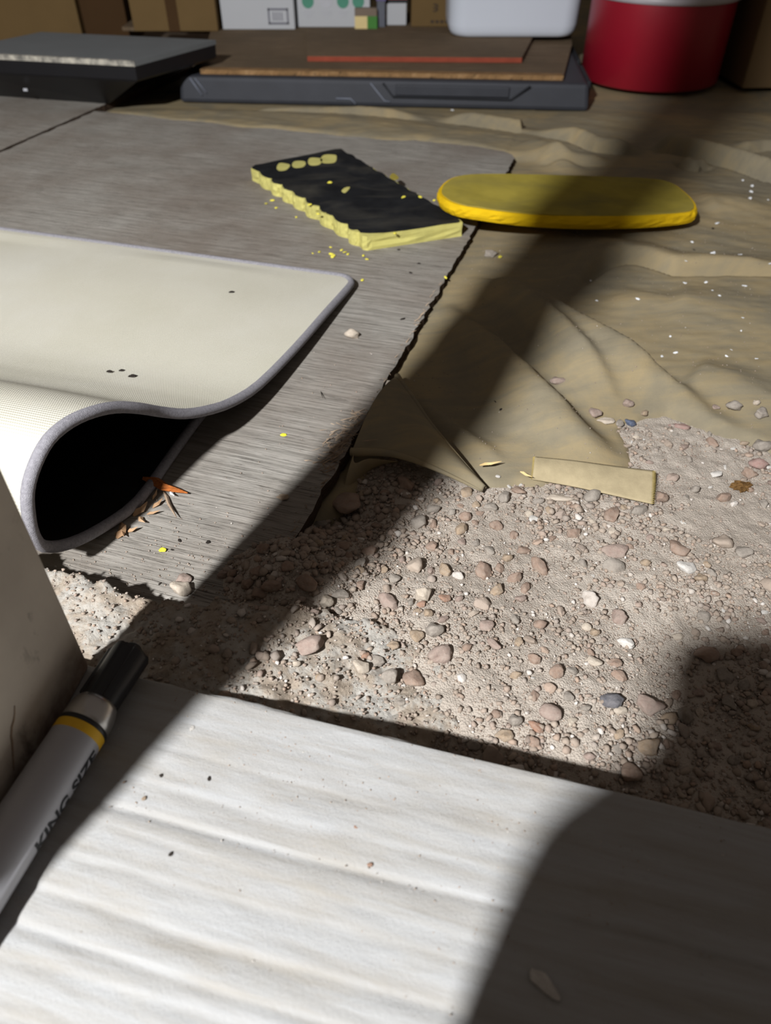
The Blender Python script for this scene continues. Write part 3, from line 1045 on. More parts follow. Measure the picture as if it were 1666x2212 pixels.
for i, p in enumerate(otl):
    d = cen - p
    d[2] = 0
    chew = max(0, 1 - np.linalg.norm((p - pn)[:2]) / 0.035)
    q = p + d / np.linalg.norm(d) * (0.0015 + 0.010 * chew + abs(random.gauss(0, 0.0012)))
    skin.append(q - po + np.array((0, 0, 0.0016)))
prism('black_top', skin, [q - np.array((0, 0, 0.0018)) for q in skin], 'foam_black', pad)
def blot(name, pxs, z, mat, parent, org_, th=0.0006):
    t_ = [G(a, b, z) - org_ for a, b in catmull(pxs, 4, True)]
    return prism(name, t_, [q - np.array((0, 0, th)) for q in t_], mat, parent)
for (a, b, w, h_) in ((612, 360, 13, 7), (645, 355, 14, 7), (680, 349, 16, 8), (710, 343, 17, 8)):
    pp = [(a - w, b + 2), (a - w * .6, b - h_), (a + w * .7, b - h_), (a + w, b - 2), (a + w * .7, b + h_ * .8), (a - w * .5, b + h_)]
    pp = [(x + random.uniform(-2, 2), y + random.uniform(-1, 1)) for x, y in pp]
    blot('worn_slot', pp, zt + 0.0021, 'foam_paleyellow', pad, po)
blot('torn_spot', [(738, 412), (746, 405), (756, 404), (752, 411), (745, 416)], zt + 0.0021, 'foam_paleyellow', pad, po)
blot('torn_spot', [(842, 382), (850, 374), (862, 384), (852, 388)], zt + 0.0021, 'foam_dirty', pad, po)

# yellow pad: its left end rests on the black pad's corner
def yz(px):
    return 0.055 - 0.018 * sstep(950, 1500, px)
yo = [(950, 419), (960, 395), (997, 379), (1070, 376), (1200, 378), (1340, 383), (1438, 391), (1482, 417), (1504, 445), (1487, 459), (1389, 468), (1266, 470), (1144, 464), (1046, 452), (982, 440)]
yt = [G(a, b, float(yz(a))) for a, b in catmull(yo, 7, True)]
ypad = empty('kneeling_pad', (float(yt[0][0]), float(yt[0][1]), 0.03))
tag(ypad, 'rounded yellow foam kneeling pad with dusty top lying on the cloth', 'kneeling pad')
yo_ = np.array((yt[0][0], yt[0][1], 0.03))
ytop = [p - yo_ for p in yt]
ybot = [p - yo_ - np.array((0, 0, 0.0150)) for p in yt]
prism('foam_body', ytop, ybot, 'foam_yellow', ypad, rows=4, bulge=0.003, jitter=0.0006)
yc = sum(yt) / len(yt)
ysk = []
for p in yt:
    d = yc - p
    ysk.append(p + d / np.linalg.norm(d) * (0.003 + abs(random.gauss(0, 0.0006))) - yo_ + np.array((0, 0, 0.0012)))
prism('dusty_top', ysk, [q - np.array((0, 0, 0.0014)) for q in ysk], 'foam_dirty', ypad)

# ------------------------------------------------------------------ things at the back
TZ = 0.054
t0, t1 = G(390, 212, 0.012), G(1258, 228, 0.012)
TY0, TY1 = 1.675, 2.42
tl, tr = -0.425, 0.405
tray = empty('plastic_tray', ((tl + tr) / 2, TY0 - 0.015, 0.006), -0.085)
tag(tray, 'black plastic tray with moulded front panel carrying brown plywood', 'tray')
hw = (tr - tl) / 2
box('body', (-hw, 0, 0), (hw, TY1 - TY0, TZ - 0.006), 'tray', tray, 0.008, taper=0.985)
def groove_line(pts, y=-0.0005, r=0.0022, mat='tray_dark'):
    return tube('moulded_groove', [(a, y, b) for a, b in pts], r, mat, tray, 6)
hgt_ = TZ - 0.006
groove_line([(0.005, hgt_ * .9), (0.025, hgt_ * .42), (0.26, hgt_ * .40), (0.295, hgt_ * .9)])
groove_line([(-0.02, hgt_ * .9), (0.008, hgt_ * .25), (0.02, hgt_ * .22)], r=0.0014, mat='tray_light')
groove_line([(-0.385, hgt_ * .95), (-0.365, hgt_ * .3)], r=0.0016, mat='tray_light')
groove_line([(-0.375, hgt_ * .95), (-0.355, hgt_ * .4)], r=0.0012, mat='tray_light')
groove_line([(-0.09, hgt_ * .3), (-0.06, hgt_ * .3), (-0.05, hgt_ * .1)], r=0.0016, mat='tray_light')
box('panel', (0.03, -0.0022, hgt_ * .47), (0.255, 0.004, hgt_ * .86), 'tray', tray, 0.0015)
for k, z in enumerate((0.3, 0.7)):
    box('side_rib', (hw - 0.004, 0.05 + 0.2 * k, 0.004), (hw + 0.004, 0.20 + 0.2 * k, hgt_ * .9), 'tray_dark', tray, 0.002)
bp = prism('brown_plywood', [G(432, 150, TZ + .008), G(800, 156, TZ + .008), G(1218, 164, TZ + .008), G(1236, 95, TZ + .008), np.array((0.50, 2.40, TZ + .008)), np.array((-0.66, 2.42, TZ + .008)), np.array((-0.66, 2.19, TZ + .008)), np.array((-0.43, 2.15, TZ + .008))],
           [p for p in (G(432, 150, TZ + .008) - [0, 0, .008], G(800, 156, TZ + .008) - [0, 0, .008], G(1218, 164, TZ + .008) - [0, 0, .008], G(1236, 95, TZ + .008) - [0, 0, .008], np.array((0.50, 2.40, TZ)), np.array((-0.66, 2.42, TZ)), np.array((-0.66, 2.19, TZ)), np.array((-0.43, 2.15, TZ)))], 'ply_brown')
bp.name = 'plywood_board'
we = [G(432, 150, TZ + .0085), G(800, 156, TZ + .0085), G(1218, 164, TZ + .0085)]
wv_ = [p + np.array((0, 0.022, 0)) for p in we]
prism('worn_edge', we + wv_[::-1], [p - np.array((0, 0, .008)) + np.array((0, -.0006, 0)) for p in we] + [p - np.array((0, 0, .004)) for p in wv_[::-1]], 'worn_edge', bp)
tag(bp, 'brown plywood board lying on the black plastic tray', 'plywood')
z2 = TZ + 0.018
q0, q1 = G(664, 121, z2), G(1128, 124, z2)
rb_ = empty('painted_board', (float(q0[0]), float(q0[1]), TZ + .008))
ro = np.array((q0[0], q0[1], TZ + .008))
a, b = q0 - ro, q1 - ro
cc, dd = G(1152, 78, z2) - ro, np.array((q0[0] - 0.03, 2.12, z2)) - ro
prism('board', [a, b, cc, dd], [x - np.array((0, 0, .010)) for x in (a, b, cc, dd)], 'ply_brown', rb_)
e0, e1 = a + [0, -0.0012, -.0005], b + [0, -0.0012, -.0005]
e2, e3 = b + [0, -0.0012, -.0095], a + [0, -0.0012, -.0095]
prism('red_edge', [e0, e1, e2, e3], [x + np.array((0, 0.001, 0)) for x in (e0, e1, e2, e3)], 'red_paint', rb_)
tag(rb_, 'thin board with red painted edge under the white tub', 'board')

# white tub
wy = 1.985
wl, wr = PY(972, 40, wy)[0], PY(1256, 40, wy)[0]
tub = empty('storage_tub', ((wl + wr) / 2, wy, z2))
tag(tub, 'translucent white plastic storage tub with rounded base on the red edged board', 'tub')
def rrect(w, d, r, n=8):
    out = []
    for cx_, cy_, a0 in ((w / 2 - r, d - r, 0), (-w / 2 + r, d - r, 90), (-w / 2 + r, r, 180), (w / 2 - r, r, 270)):
        for k in range(n + 1):
            an = math.radians(a0 + 90 * k / n)
            out.append((cx_ + r * math.cos(an), cy_ + r * math.sin(an)))
    return out
wid = wr - wl
rings = []
for z, s, r in ((0.0, 0.86, 0.03), (0.0, 0.90, 0.035), (0.004, 0.955, 0.038), (0.012, 0.985, 0.04), (0.024, 1.0, 0.04), (0.20, 1.05, 0.04), (0.205, 1.09, 0.04), (0.22, 1.09, 0.04)):
    rr_ = rrect(wid * s, 0.18 * s, r)
    rings.append([(x, y + 0.09 * (1 - s), z) for x, y in rr_])
vs_ = [p for r in rings for p in r]
kk = len(rings[0])
fs_ = [(i * kk + j, i * kk + (j + 1) % kk, (i + 1) * kk + (j + 1) % kk, (i + 1) * kk + j) for i in range(len(rings) - 1) for j in range(kk)] + [tuple(range(kk))[::-1], tuple((len(rings) - 1) * kk + j for j in range(kk))]
fix_normals(mk('tub_body', vs_, fs_, 'tote', tub, True))
rl = rrect(wid * 1.11, 0.20, 0.04)
fix_normals(mk('lid', [(x, y - 0.012, 0.219) for x, y in rl] + [(x, y - 0.012, 0.235) for x, y in rl], [(j, (j + 1) % kk, kk + (j + 1) % kk, kk + j) for j in range(kk)] + [tuple(range(kk))[::-1], tuple(kk + j for j in range(kk))], 'tote', tub))

# red bucket
bc = G(1270, 190, 0.014)
br = 0.148
bk = empty('bucket', (float(bc[0]) + br + 0.006, float(bc[1]) + 0.10, 0.014))
tag(bk, 'red plastic bucket with pale rim standing on the cloth beside the tray', 'bucket')
hb = PY(1380, 6, bc[1])[2] - 0.014
lathe('bucket_body', [(br * .97, 0.0), (br, 0.004), (br * 1.0, hb), (br * 1.04, hb + .1), (br * 1.06, hb + .18)], 'bucket', bk, 72)
lathe('pale_rim', [(br * 1.0, hb), (br * 1.035, hb + .002), (br * 1.035, hb + .012), (br * 1.0, hb + .014)], 'rim', bk, 72)

# dark carton at the right
rx = G(1604, 192, 0.014)
cr_ = empty('cardboard_box', (float(rx[0]), float(rx[1]) , 0.014), 0.06)
tag(cr_, 'brown cardboard box standing to the right of the red bucket', 'box')
box('box_body', (0, 0, 0), (0.42, 0.35, 0.32), 'carton_r', cr_, 0.003)
box('flap', (0, -0.003, 0.318), (0.42, 0.17, 0.322), 'carton_r', cr_)
box('flap', (0, 0.18, 0.318), (0.42, 0.35, 0.322), 'carton_r', cr_)

# black bin with a grey lid
bz0 = ZP
nb = G(236, 224, bz0)
zl = 0.108
nt = G(290, 133, zl)
ft = G(466, 86, zl)
lt = G(-120, 112, zl)
flt = lt + (ft - nt)
fb_ = np.array((-0.525, 2.12, bz0))
lb_ = G(-60, 203, bz0)
flb = np.array((flt[0], fb_[1], bz0))
bn = empty('storage_bin', (float(nb[0]), float(nb[1]), bz0))
tag(bn, 'black plastic bin with flat grey lid standing on the plywood', 'bin')
bo_ = np.array((nb[0], nb[1], bz0))
ins = lambda p: p * [1, 1, 0] + np.array((0, 0, zl - 0.006))
cT = (nt + ft + lt + flt) / 4
sh = lambda p: p + (cT - p) * 0.03
dn = lambda p, k, z: (p + (cT - p) * k) * [1, 1, 0] + np.array((0, 0, z))
rg = [[dn(p, 0.006, zl - 0.006) for p in (nt, ft, flt, lt)], [dn(p, 0.012, zl - 0.030) for p in (nt, ft, flt, lt)], [dn(p, 0.035, zl - 0.034) for p in (nt, ft, flt, lt)], [nb, fb_, flb, lb_]]
bv = [q - bo_ for ring in rg for q in ring]
bf = [(a * 4 + k, a * 4 + (k + 1) % 4, a * 4 + 4 + (k + 1) % 4, a * 4 + 4 + k) for a in range(3) for k in range(4)] + [(0, 1, 2, 3), (15, 14, 13, 12)]
fix_normals(mk('bin_body', bv, bf, 'bin', bn))
for px_, py_, w_ in ((148, 178, .004), (215, 184, .005), (228, 172, .003), (55, 194, .004), (170, 180, .003)):
    c_ = PY(px_, py_, float(nb[1]) - 0.012) - bo_
    box('paint_spot', c_ - [w_, .001, w_ * .6], c_ + [w_, .001, w_ * .6], 'print_lt', bn, 0.0005)
lid = prism('grey_lid', [p - bo_ for p in (nt, ft, flt, lt)], [p - bo_ - np.array((0, 0, 0.008)) for p in (nt, ft, flt, lt)], 'slab', bn)
e_ = [(p - bo_) for p in (lt, nt)]
prism('chalky_lid_edge', [e_[0] + [0, -.001, .0003], e_[1] + [0, -.001, .0003], e_[1] + [0, .006, .0006], e_[0] + [0, .006, .0006]], [e_[0] + [0, -.001, -.008], e_[1] + [0, -.001, -.008], e_[1] + [0, .006, -.008], e_[0] + [0, .006, -.008]], 'slab_edge', lid)

# cartons against the back, all on the brown plywood
def carton(name, label, cat, x0, x1, ybase, h_, dpt, mat, zb=TZ + .008, rz=0.0, group=None, simple_box=False):
    p0, p1 = G(x0, ybase, zb), G(x1, ybase, zb)
    w = p1[0] - p0[0]
    o = empty(name, (float(p0[0]), float(p0[1]), zb), rz)
    box('box_body', (0, 0, 0), (w, dpt, h_), mat, o, min(0.002, w * 0.05))
    if not simple_box:
        box('flap', (0.001, -0.001, h_ - 0.001), (w - 0.001, dpt * 0.49, h_ + 0.002), mat, o)
        box('flap', (0.001, dpt * 0.51, h_ - 0.001), (w - 0.001, dpt, h_ + 0.002), mat, o)
    tag(o, label, cat, group)
    return o, w
sc = lambda px, w, tot: px / tot * w
co, w = carton('cardboard_box', 'tan cardboard box between the grey lidded bin and white carton', 'box', 290, 472, 68, 0.26, 0.2, 'carton')
box('tape', (w * .42, -0.0012, 0), (w * .55, 0.0, 0.26), 'carton_dark', co)
carton('cardboard_box', 'olive brown cardboard box behind the left end of the grey lid', 'box', -90, 184, 101, 0.30, 0.2, 'carton', zb=0.004)
carton('cardboard_box', 'dark brown cardboard box set back beside the tan box', 'box', 190, 284, 96, 0.30, 0.15, 'carton_dark', zb=0.004)
wb, w = carton('white_carton', 'white carton printed with a framed barcode square', 'box', 482, 638, 64, 0.24, 0.2, 'white_box')
fr0, fr1 = w * 0.64, w * 0.92
zz0, zz1 = 0.011, 0.044
for (a, b, c_, d_) in ((fr0, zz0, fr1, zz0 + .004), (fr0, zz1 - .004, fr1, zz1), (fr0, zz0, fr0 + .004, zz1), (fr1 - .004, zz0, fr1, zz1)):
    box('printed_frame', (a, -0.0009, b), (c_, -0.0001, d_), 'print_grey', wb)
for k in range(9):
    x_ = fr0 + .009 + k * (fr1 - fr0 - .02) / 9
    box('barcode_bar', (x_, -0.0009, zz0 + .008), (x_ + .0022, -0.0001, zz1 - .008), 'print_grey' if k % 2 else 'print_lt', wb)
wb2, w = carton('white_carton', 'white carton printed with a row of green round icons', 'box', 645, 800, 59, 0.24, 0.2, 'white_box')
for k, (fx, mt) in enumerate(((0.15, 'print_green'), (0.40, 'print_lt'), (0.63, 'print_green'), (0.84, 'print_green'))):
    bm = bmesh.new()
    bmesh.ops.create_cone(bm, cap_ends=True, segments=28, radius1=0.0145, radius2=0.0145, depth=0.0008)
    me = bpy.data.meshes.new('round_icon')
    bm.to_mesh(me)
    bm.free()
    me.materials.append(M[mt])
    o = bpy.data.objects.new('round_icon', me)
    COL.objects.link(o)
    o.parent = wb2
    o.location = (w * fx, -0.0005, 0.054)
    o.rotation_euler = (math.pi / 2, 0, 0)
    if k < 3:
        for j in range(3):
            ww = (0.013, 0.010, 0.007)[j]
            box('caption_line', (w * fx - ww, -0.0009, 0.033 - j * .005), (w * fx + ww, -0.0001, 0.0352 - j * .005), 'print_lt', wb2)
sm, w = carton('small_carton', 'small carton with cream end and green side in front of white carton', 'carton', 767, 815, 62, 0.042, 0.024, 'olive', simple_box=True)
box('cream_end', (0.0, -0.0014, 0.0), (w * .56, 0.001, 0.026), 'cream', sm)
box('green_side', (w * .56, -0.0014, 0.0), (w, 0.001, 0.026), 'green', sm)
sp_, w = carton('small_carton', 'narrow slate grey carton with purple top beside the cream carton', 'carton', 815, 832, 59, 0.055, 0.03, 'slate_carton', simple_box=True)
box('purple_top', (-0.002, -0.002, 0.055), (w + 0.002, 0.05, 0.09), 'purple', sp_)
sw, w = carton('small_carton', 'small white carton with red and black top beside the dark gap', 'carton', 834, 878, 55, 0.048, 0.06, 'white_box', simple_box=True)
box('black_stripe', (-0.001, -0.0015, 0.0475), (w + .001, 0.06, 0.055), 'ink', sw)
box('red_top', (-0.001, -0.0012, 0.055), (w + .001, 0.06, 0.085), 'red_card', sw)
cb, w = carton('cardboard_box', 'brown cardboard box with dark print behind the white tub', 'box', 888, 1110, 58, 0.26, 0.2, 'carton')
for k in range(5):
    box('printed_mark', (w * .21 + k % 2 * .006, -0.0012, 0.032 + k * .0034), (w * .21 + .010 + k % 2 * .003, 0, 0.0345 + k * .0034), 'print_dark', cb)
for k in range(6):
    box('printed_mark', (w * .19 + k * .012, -0.0012, 0.008), (w * .19 + .008 + k * .012, 0, 0.014), 'print_dark', cb)

# ------------------------------------------------------------------ stones
def stone_mesh(seed, sub=2, name='pebble'):
    r = random.Random(seed)
    bm = bmesh.new()
    bmesh.ops.create_icosphere(bm, subdivisions=sub, radius=1.0)
    offv = Vector((r.uniform(0, 99), r.uniform(0, 99), r.uniform(0, 99)))
    planes = [(Vector((r.gauss(0, 1), r.gauss(0, 1), r.gauss(0, 1))).normalized(), r.uniform(0.52, 0.88)) for _ in range(11)]
    for q in bm.verts:
        p = q.co.copy()
        for nrm_, dd_ in planes:
            e = p.dot(nrm_) - dd_
            if e > 0:
                p -= nrm_ * e * 0.95
        p *= 1 + 0.24 * mnoise.noise(p * 1.1 + offv) + 0.11 * mnoise.noise(p * 2.9 + offv) + 0.05 * mnoise.noise(p * 6.5 + offv)
        q.co = p
    bmesh.ops.scale(bm, vec=(1, r.uniform(0.7, 0.95), r.uniform(0.55, 0.8)), verts=bm.verts)
    me = bpy.data.meshes.new(name)
    bm.to_mesh(me)
    bm.free()
    me.polygons.foreach_set('use_smooth', [True] * len(me.polygons))
    return me
BASE = [stone_mesh(100 + k, 3) for k in range(9)]
MESHM = {}
def stone_data(k, mat):
    if (k, mat) not in MESHM:
        me = BASE[k].copy()
        me.materials.append(M[mat])
        MESHM[(k, mat)] = me
    return MESHM[(k, mat)]
def put_stone(p, r, mat, k, rz, tilt=0.0, squash=1.0, long=1.0, sink=0.35, name='pebble'):
    o = bpy.data.objects.new(name, stone_data(k, mat))
    COL.objects.link(o)
    o.scale = (r * long, r, r * squash)
    o.rotation_euler = (tilt, tilt * 0.5, rz)
    o.location = (p[0], p[1], p[2] + r * squash * 0.62 * (1 - sink))
    return o
NAMED = [  # pixel, width in pixels, material, squash, elongation, turn, label
    (763, 722, 36, 'st_pale', .9, 1.1, .3, 'pale pebble lying alone on the plywood beside the mat'),
    (1060, 549, 30, 'st_grey', .9, 1.2, .1, 'grey pebble on the cloth in front of the yellow pad'),
    (1203, 821, 34, 'st_pink', .7, 1.5, .2, 'flat pinkish pebble lying alone on a cloth fold'),
    (1287, 893, 34, 'st_pink', 1.0, 1.0, .5, 'round pinkish pebble at the end of a row on cloth'),
    (1310, 906, 34, 'st_pale', .6, 1.5, .1, 'flat pale pebble touching the round pinkish pebble'),
    (1339, 914, 24, 'st_grey', .8, 1.1, .9, 'small grey pebble beside the blue pebble'),
    (1360, 913, 24, 'st_blue', 1.0, 1.1, .4, 'dark blue pebble on the cloth at the gravel edge'),
    (1356, 871, 28, 'st_pink', .9, 1.1, .0, 'dusky pink pebble lying alone above the gravel tongue'),
    (1392, 891, 22, 'st_tan', .8, 1.0, .7, 'small tan pebble at the tip of the gravel tongue'),
    (1587, 876, 38, 'st_grey', .9, 1.2, .2, 'large grey pebble on the long cloth fold'),
    (1645, 891, 40, 'st_grey', .9, 1.1, .9, 'speckled grey pebble beside the large grey pebble on cloth'),
    (1634, 870, 18, 'st_pale', .9, 1.0, .5, None),
    (1548, 879, 20, 'st_pink', .7, 1.2, .2, None),
    (612, 1073, 26, 'st_tan', .8, 1.2, .2, 'tan pebble on bare plywood beside the frayed edge'),
    (572, 1190, 32, 'st_brown', 1.0, 1.0, .2, 'brown pebble on the plywood at the gravel heap'),
    (392, 1270, 46, 'st_pale', 1.0, 1.0, .6, 'large pale stone on the plywood against the concrete footing'),
    (398, 1250, 36, 'st_pink', .9, 1.2, .2, 'pinkish stone behind the large pale stone on plywood'),
    (483, 1240, 28, 'st_pink', 1.0, 1.0, .2, 'round pink pebble on plywood beside the gravel heap'),
    (503, 1238, 26, 'st_brown', 1.0, 1.0, 1.2, None),
    (915, 1285, 42, 'st_pale', 1.2, 1.0, .4, 'cream upright stone catching the light in the gravel'),
    (937, 1362, 44, 'st_grey', 1.1, 1.1, .2, 'grey stone leaning on a tan stone in the gravel'),
    (903, 1372, 38, 'st_tan', 1.0, 1.0, .9, 'tan stone under the leaning grey stone'),
    (850, 1393, 28, 'st_tan', 1.0, 1.0, .2, None),
    (845, 1462, 42, 'st_grey', 1.2, 1.0, .3, 'tall grey stone near the beam with dark shadow'),
    (780, 1438, 38, 'st_pale', 1.1, 1.1, .2, 'rounded pale stone beside an oval stone on the footing'),
    (816, 1424, 36, 'st_grey', .9, 1.3, 2.4, 'oval grey stone touching the rounded pale stone'),
    (1065, 1388, 34, 'st_pink', .8, 1.6, 2.2, 'long pinkish brown stone tilted in the gravel'),
    (1168, 1346, 34, 'st_brown', .9, 1.1, .6, 'angular brown stone with rusty tip in the gravel'),
    (1354, 1385, 38, 'st_white', .9, 1.1, 2.6, 'white stone near the dark shadow edge'),
    (1284, 1366, 24, 'st_tan', 1.0, 1.0, .2, None),
    (1280, 1425, 36, 'st_pale', .9, 1.4, 2.5, 'long cream stone in the gravel near the white stone'),
    (1328, 1430, 32, 'st_brown', .9, 1.1, .2, None),
    (1203, 1450, 40, 'st_brown', 1.0, 1.0, .6, 'dome shaped brown stone in the gravel'),
    (1235, 1448, 24, 'st_grey', 1.0, 1.0, .6, None),
    (1322, 1509, 52, 'st_dark', .8, 1.3, 2.9, 'dark speckled stone in the gravel near the beam'),
    (1338, 1530, 36, 'st_pale', .7, 1.4, .1, None),
    (1185, 1535, 52, 'st_pink', .8, 1.2, 2.7, 'wide pinkish orange stone in the gravel near the beam'),
    (1160, 1566, 36, 'st_rust', .8, 1.2, 2.3, 'rusty tan stone touching the wide pinkish stone'),
    (1112, 1556, 34, 'st_grey', 1.0, 1.0, .2, None),
    (1230, 1505, 28, 'st_grey', 1.0, 1.0, .2, None),
    (1090, 1586, 40, 'st_tan', .9, 1.1, .2, 'tan stone beside the beam edge'),
    (1333, 1186, 58, 'st_pink', .6, 1.4, .1, 'long flat pale pink stone in the open gravel'),
    (1480, 1222, 42, 'st_white', .8, 1.2, .4, 'chalky white stone in the open gravel'),
    (1428, 1074, 34, 'st_brown', 1.0, 1.0, .2, 'round brown stone at the end of the cloth strip'),
    (1562, 1072, 38, 'st_brown', .9, 1.1, .3, 'rounded brown stone next to the dried rusty clump'),
    (1640, 1000, 46, 'st_red', .8, 1.2, .2, 'reddish stone in the upper gravel tongue'),
    (1470, 916, 40, 'st_red', .5, 1.6, 2.8, 'red flat stone at the upper rim of gravel tongue'),
    (1645, 962, 44, 'st_grey', .8, 1.2, .2, 'grey stone on the cloth at the gravel tongue'),
    (1366, 1668, 54, 'st_brown', 1.0, 1.1, .2, 'large brown stone touching the beam'),
    (1525, 1410, 54, 'st_brown', .9, 1.1, .2, 'large brown stone deep in the right hand shadow'),
    (1205, 1070, 52, 'st_pale', .5, 1.7, 3.0, 'long pale grey stone under the cloth strip'),
    (745, 1085, 82, 'st_brown', .8, 1.4, 2.9, 'big brown stone in the gap beside the plywood edge'),
    (706, 1300, 36, 'st_pale', 1.2, 1.0, .2, 'upright stone half in shade at the footing edge'),
    (588, 1262, 48, 'st_brown', .9, 1.1, .2, 'large rounded stone in the shaded heap on plywood corner'),
    (660, 1255, 56, 'st_brown', .8, 1.4, 2.4, 'long brown stone in the shaded heap'),
    (555, 1235, 36, 'st_brown', .9, 1.1, .9, None), (535, 1262, 32, 'st_brown', 1, 1, .9, None), (625, 1225, 34, 'st_brown', 1, 1, .3, None),
    (740, 1180, 34, 'st_brown', 1, 1, .3, None), (800, 1190, 34, 'st_brown', .8, 1.2, .3, None), (690, 1150, 30, 'st_brown', 1, 1, .3, None), (560, 1280, 40, 'st_brown', .8, 1, .3, None),
    (842, 840, 30, 'st_pale', 1.6, .7, .2, 'pale wedge shaped stone stuck in the plywood gap'),
    (852, 866, 24, 'st_brown', .7, 1.0, .2, None),
    (783, 946, 30, 'st_grey', .9, 1.0, .6, 'grey pebble on the folded cloth tongue at plywood edge'),
    (640, 1434, 22, 'st_pale', 1, 1, .2, None), (692, 1462, 22, 'st_tan', 1, 1, .2, None), (865, 1515, 26, 'st_grey', 1, 1, .2, None),
    (912, 1305, 22, 'st_rust', .9, 1.2, .4, None), (960, 1290, 26, 'st_rust', .8, 1.3, .4, None), (925, 1325, 26, 'st_tan', 1, 1, .4, None), (790, 1415, 24, 'st_rust', 1, 1, .4, None),
    (1395, 1215, 26, 'st_tan', 1, 1, .4, None), (1240, 1150, 36, 'st_brown', .8, 1.1, .4, None), (1095, 1205, 26, 'st_tan', 1, 1.1, .4, None), (1155, 1120, 26, 'st_white', .8, 1.2, .4, None),
]
PEB = 'rounded dusty brown pebble lying in the gravel beside the beam'
PEBG = 'pebbles in the gravel beside the beam'
n_ind = 0
taken = []
for q in NAMED:
    px, py, wpx, mt, sq, lg, rz, lab = q
    p = on_ground(px, py + wpx * 0.15)
    r = wpx / F * depth(p) / 2 / (0.5 + 0.5 * lg) * 1.05
    k = n_ind % 9
    o = put_stone(p, r, mt, k, rz, 0.15, sq, lg, 0.30, 'stone' if wpx > 38 else 'pebble')
    taken.append((p[0], p[1], r * 0.8))
    if lab:
        tag(o, lab, 'stone' if wpx > 38 else 'pebble', 'stones in the gravel and on the cloth')
    else:
        cw = {'st_brown': 'brown', 'st_grey': 'grey', 'st_tan': 'tan', 'st_pink': 'pinkish', 'st_pale': 'pale', 'st_rust': 'rusty', 'st_white': 'white'}[mt]
        wh = 'in the heap at the plywood corner' if px < 820 and py < 1300 and py > 1100 else ('on the cloth beside the large grey pebble' if py < 900 else ('beside the large stones near the beam' if py > 1400 else 'touching the large stones in the gravel'))
        tag(o, cw + ' pebble ' + wh, 'pebble', 'pebbles ' + wh)
    n_ind += 1
# random individuals: the largest of the scatter
cand = []
while len(cand) < 64000:
    x, y = RNG.uniform(-0.2, 0.66, 4000), RNG.uniform(0.02, 0.56, 4000)
    d = poly_sd(x, y, GRAVEL)
    ok = (d < 0.004)
    ledge_here = ledge_z(x, y) > soil_z(x, y) + 0.002
    ok &= ~(ledge_here & (RNG.random(4000) < 0.82))
    s = (x - BE0[0]) * BN[0] + (y - BE0[1]) * BN[1]
    ok &= s > 0.004
    dens = 0.45 + 1.3 * (fbm(x, y, 14, 3, 77) + 0.3)
    ok &= RNG.random(4000) < dens
    for a, b in zip(x[ok], y[ok]):
        cand.append((a, b))
count = 0
for x, y in cand[:5200]:
    if count >= 228:
        break
    r = float(np.clip(0.0030 * RNG.pareto(2.6) + 0.0034, 0.0034, 0.0085))
    z0 = float(max(soil_z(x, y), ledge_z(x, y)))
    px, py = proj(x, y, z0)
    if not (0 < px < 1700 and 850 < py < 1790):
        continue
    if any((x - a) ** 2 + (y - b) ** 2 < (r + c_) ** 2 * 0.9 for a, b, c_ in taken):
        continue
    taken.append((x, y, r))
    mt = ('stone', 'st_brown', 'st_grey', 'st_tan', 'st_pink', 'st_pale')[int(RNG.choice(6, p=(.2, .26, .2, .14, .12, .08)))]
    o = put_stone((x, y, z0), r, mt, int(RNG.integers(9)), float(RNG.uniform(0, 6.28)), float(RNG.uniform(-.4, .4)), float(RNG.uniform(.75, 1.1)), float(RNG.uniform(.9, 1.35)), 0.5)
    colw = {'stone': 'dusty', 'st_brown': 'brown', 'st_grey': 'grey', 'st_tan': 'tan', 'st_pink': 'pinkish', 'st_pale': 'pale'}[mt]
    s_b = (x - BE0[0]) * BN[0] + (y - BE0[1]) * BN[1]
    if ledge_z(x, y) > soil_z(x, y): where = 'resting on the concrete footing'
    elif s_b < 0.05: where = 'lying in the gravel against the beam'
    elif px < 720 and py < 1320: where = 'in the heap at the plywood corner'
    elif py < 1000: where = 'in the gravel tongue running onto the cloth'
    elif py < 1150 and 1000 < px < 1460: where = 'in the gravel below the cloth strip'
    else: where = 'in the open gravel'
    tag(o, ('larger ' if r > 0.0052 else 'small ') + colw + ' pebble ' + where, 'pebble', 'pebbles ' + where)
    count += 1
# the rest: grit nobody could count
LOW = []
for k in range(6):
    me = stone_mesh(300 + k, 1)
    LOW.append((np.array([tuple(q.co) for q in me.vertices]), np.array([tuple(p.vertices) for p in me.polygons])))
    bpy.data.meshes.remove(me)
def grit(name, pts, radii, mat, label):
    V, Fc, o_ = [], [], 0
    for (x, y, z), r in zip(pts, radii):
        vv, ff = LOW[int(RNG.integers(6))]
        a = RNG.uniform(0, 6.28)
        t = RNG.uniform(-.5, .5)
        R1 = np.array(((math.cos(a), -math.sin(a), 0), (math.sin(a), math.cos(a), 0), (0, 0, 1)))
        R2 = np.array(((1, 0, 0), (0, math.cos(t), -math.sin(t)), (0, math.sin(t), math.cos(t))))
        V.append((vv * np.array((RNG.uniform(.9, 1.3), 1, RNG.uniform(.7, 1)))) @ (R1 @ R2).T * r + np.array((x, y, z + r * 0.42)))
        Fc.append(ff + o_)
        o_ += len(vv)
    o = fastmesh(name, np.concatenate(V), np.concatenate(Fc), mat, True)
    return tag(o, label, 'gravel', None, 'stuff')
cx_ = np.array([c_[0] for c_ in cand]); cy_ = np.array([c_[1] for c_ in cand])
cz_ = np.maximum(soil_z(cx_, cy_), ledge_z(cx_, cy_))
rad = np.clip(0.00050 * (RNG.pareto(1.75, len(cand)) + 1), 0.0005, 0.0034)
